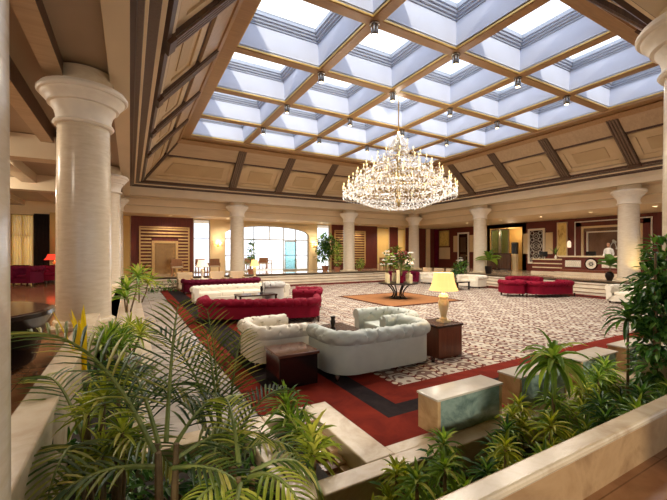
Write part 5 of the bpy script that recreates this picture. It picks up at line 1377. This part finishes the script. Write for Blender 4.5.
# ------------------------------------------------------------------ left gallery
t = thing('lounge_table', 'dark glossy curved piece of furniture beside the left planter, brown polished top', 'table', (-1.84, 5.0, FZ))
def blob_outline(s=1.0):
    pts = []
    for k in range(40):
        a = 2 * pi * k / 40; r = .95 + .12 * cos(2 * a) + .06 * cos(3 * a + .4)
        pts.append((r * cos(a) * s, 1.25 * r * sin(a) * s))
    return pts
b = MB()
lv = [(.84, .06), (.9, .3), (.97, .50), (1.0, .56), (.99, .60), (.95, .605)]
n = 40; v = []; f = []
for s, z in lv: v += [(x, y, z) for x, y in blob_outline(s)]
for i in range(len(lv) - 1):
    for k in range(n): f.append((i * n + k, i * n + (k + 1) % n, (i + 1) * n + (k + 1) % n, (i + 1) * n + k))
f.append(tuple(range(n - 1, -1, -1))); b.add(v, f, 'lacquer'); b.build('body', t, smooth='angle')
b = MB(); o = blob_outline(.95); b.prism(o, .58, .612, 'lacquertop', 'xy'); b.build('top', t)
for x, y in ((.55, -.6), (-.55, -.6), (.55, .6), (-.55, .6)):
    b = MB(); b.tube([(x, y, -.005), (x, y, .06), (x * 1.05, y * 1.05, .22)], [.03, .025, .05], 'lacquer', 8); b.build('leg', t, smooth=True)
for k, (x, y, a, lab) in enumerate(((-4.1, 19.0, -60, 'wine-red armchair in the left gallery, nearer the amber window'), (-3.3, 17.6, -120, 'wine-red armchair in the left gallery, nearer the largest column'))):
    seat('armchair', lab, 'armchair', x, y, a, 1.0, .85, .72, 'winefab', z=FZ, seats=1)
seat('sofa', 'orange-red sofa under the red lamp in the left gallery', 'sofa', -2.6, 18.9, -90, 1.5, .85, .7, 'redfab', z=FZ, seats=2)

for lab, x, y, z in (('small dark bronze bud vase on the square coffee table behind the foreground sofa', 3.2, 5.7, .412), ('small dark bronze bud vase on the coffee table by the white sofa on the left', 3.9, 11.9, .432)):
    b = MB(); b.lathe([(.05, 0), (.06, .03), (.03, .07), (.05, .15), (.035, .2), (.05, .25), (.02, .25), (0, .2)], 'iron', n=14, cap=False)
    b.build('vase', label=lab, cat='vase', loc=(x, y, z), smooth='angle')
# recessed downlights
dl = None
spots = [(-2.25, 7.6, 4.62), (-2.25, 8.2, 4.62), (-2.25, 8.8, 4.62), (-2.25, 13.2, 4.62)]
labs = ['nearest recessed downlight in the left gallery ceiling tray', 'second recessed downlight in the left gallery ceiling tray', 'third recessed downlight in the left gallery ceiling tray', 'farther recessed downlight in the left gallery ceiling']
for k, x in enumerate((2.0, 5.2, 8.4, 11.6, 14.8, 18.0)):
    spots.append((x, 22.3, 3.92)); labs.append('recessed downlight in the ceiling before the entrance wall, %s from the left' % ['first', 'second', 'third', 'fourth', 'fifth', 'sixth'][k])
for k, y in enumerate((17.5, 14.9, 12.3, 9.7, 7.1, 4.5)):
    spots.append((20.6, y, 3.92)); labs.append('recessed downlight in the ceiling before the reception wall, %s from the far corner' % ['first', 'second', 'third', 'fourth', 'fifth', 'sixth'][k])
for (x, y, z), lab in zip(spots, labs):
    if dl is None:
        dl = thing('downlight', lab, 'downlight', (x, y, z), group='recessed ceiling downlights')
        b = MB(); b.lathe([(.10, -.002), (.10, -.02), (.075, -.02), (.07, -.004)], 'white', n=18, cap=False); b.build('ring', dl, smooth='angle')
        b = MB(); b.lathe([(.07, -.006), (.0, -.007)], 'downlight', n=16, cap=False); b.build('bulb', dl)
    else: dup(dl, lab, (x, y, z))
# terrace chairs seen through the entrance
tc_ = None
for k, (x, y, a, lab) in enumerate(((7.6, 27.0, 20, 'brown terrace chair outside the entrance, leftmost'), (8.3, 27.6, -30, 'brown terrace chair outside the entrance, second from the left'), (8.9, 26.9, 160, 'brown terrace chair outside the entrance, second from the right'), (9.5, 27.5, 200, 'brown terrace chair outside the entrance, rightmost'))):
    if tc_ is None: tc_ = thing('chair', lab, 'chair', (x, y, FZ - .02), R(a), 'terrace chairs'); wood_chair(tc_)
    else: dup(tc_, lab, (x, y, FZ - .02), R(a))

# ------------------------------------------------------------------ light
w = bpy.data.worlds.new('World'); scene.world = w; w.use_nodes = True
nt = w.node_tree; nt.nodes.clear()
out = nt.nodes.new('ShaderNodeOutputWorld'); bg = nt.nodes.new('ShaderNodeBackground')
tc = nt.nodes.new('ShaderNodeTexCoord'); no = N(nt, 'ShaderNodeTexNoise', Scale=2.2, Detail=5); L(nt, tc.outputs['Generated'], no.inputs['Vector'])
col = ramp(nt, no.outputs['Fac'], [(.36, rgb(206, 222, 248)), (.58, (1, 1, 1, 1))])
L(nt, col, bg.inputs['Color']); bg.inputs['Strength'].default_value = WORLD; L(nt, bg.outputs[0], out.inputs['Surface'])
def portal(name, loc, rot, sx, sy):
    l = bpy.data.lights.new(name, 'AREA'); l.shape = 'RECTANGLE'; l.size = sx; l.size_y = sy; l.cycles.is_portal = True
    o = bpy.data.objects.new(name, l); COL.objects.link(o); o.location = loc; o.rotation_euler = rot
portal('skylight_portal', (SX0 + 2.5 * CELL, SY0 + 2.5 * CELL, SKZ + 1.25), (0, 0, 0), 5 * CELL - .9, 5 * CELL - .9)
portal('entrance_portal', (8.2, WB + .35, 2.2), (R(-90), 0, 0), 6, 3.2)
portal('window_portal', (8.4, WF - .35, 2.3), (R(90), 0, 0), 28, 2.9)
def lamp_light(name, kind, loc, power, color, radius=.1, rot=(0, 0, 0), spot=None, size=None):
    l = bpy.data.lights.new(name, kind); l.energy = power; l.color = color[:3]
    if kind in ('POINT', 'SPOT'): l.shadow_soft_size = radius
    if kind == 'SPOT': l.spot_size = R(spot); l.spot_blend = .6
    if kind == 'AREA': l.shape = 'DISK'; l.size = size or .2
    o = bpy.data.objects.new(name, l); COL.objects.link(o); o.location = loc; o.rotation_euler = rot
warm = (1, .89, .74, 1); warm2 = (1, .78, .52, 1)
for i in range(1, 5):
    for j in range(1, 5):
        lamp_light('skylight_lamp_light', 'SPOT', (SX0 + CELL * i, SY0 + CELL * j, SKZ - .3), NODE_W * (.3 if i in (2, 3) and j in (2, 3) else 1.25), warm, .08, spot=150)
for k in range(8):
    a = 2 * pi * k / 8 + .2; lamp_light('chandelier_light', 'POINT', (CX + 2.35 * cos(a), CY + 2.35 * sin(a), 4.55), CHAND_W, warm, .12)
lamp_light('chandelier_light', 'POINT', (CX, CY, 6.3), CHAND_W * 1.2, warm, .12)
for (x, y, z) in spots:
    lamp_light('downlight_light', 'SPOT', (x, y, z - .03), DOWN_W, warm, .06, spot=150)
for y in (3.0, 9.0, 15.0): lamp_light('gallery_light', 'POINT', (-4.2, y, 3.9), GAL_W, warm, .2)
for (x, y, z, p) in ((4.9, 4.68, 1.28, 14), (3.1, 18.6, 1.2, 10), (5.72, 18.6, 1.2, 10), (15.9, 18.15, 1.15, 10), (-3.15, 21.9, 1.55, 25), (4.83, 23.15, 2.45, 10), (11.55, 23.15, 2.45, 10)):
    lamp_light('lamp_light', 'POINT', (x, y, z), p, warm2, .06)
# added spot with no fixture, throws a yellow patch on the reception column
lamp_light('uplight', 'SPOT', (17.7, 6.0, FZ + .15), 45, (1, .72, .2), .05, (Vector((18.45, 7.1, 1.75)) - Vector((17.7, 6.0, FZ + .15))).to_track_quat('-Z', 'Y').to_euler(), spot=44)
lamp_light('recess_light', 'POINT', (24.6, 16.9, 3.3), 22, warm2, .1)
if SUN > 0:
    l = bpy.data.lights.new('sun', 'SUN'); l.energy = SUN; l.angle = R(2); l.color = (1, .84, .62)
    o = bpy.data.objects.new('sun', l); COL.objects.link(o); o.rotation_euler = SUNROT

# ------------------------------------------------------------------ camera
cam = bpy.data.cameras.new('camera'); co = bpy.data.objects.new('camera', cam); COL.objects.link(co)
cam.sensor_fit = 'HORIZONTAL'; cam.sensor_width = 36; cam.lens = 361.7 / 667 * 36
cam.shift_x = (333.5 - 332.7) / 667; cam.shift_y = (253.2 - 250) / 667
cam.clip_start = .05; cam.clip_end = 300
co.location = (0, 0, 1.8); co.rotation_euler = (R(90), 0, R(-29.28))
scene.camera = co
vs = scene.view_settings; vs.view_transform = 'Standard'; vs.look = 'None'; vs.gamma = 1; vs.use_curve_mapping = False; vs.exposure = EXPO
scene.cycles.use_denoising = True
scene.cycles.max_bounces = 10; scene.cycles.diffuse_bounces = 5; scene.cycles.transparent_max_bounces = 12
scene.cycles.sample_clamp_indirect = 6
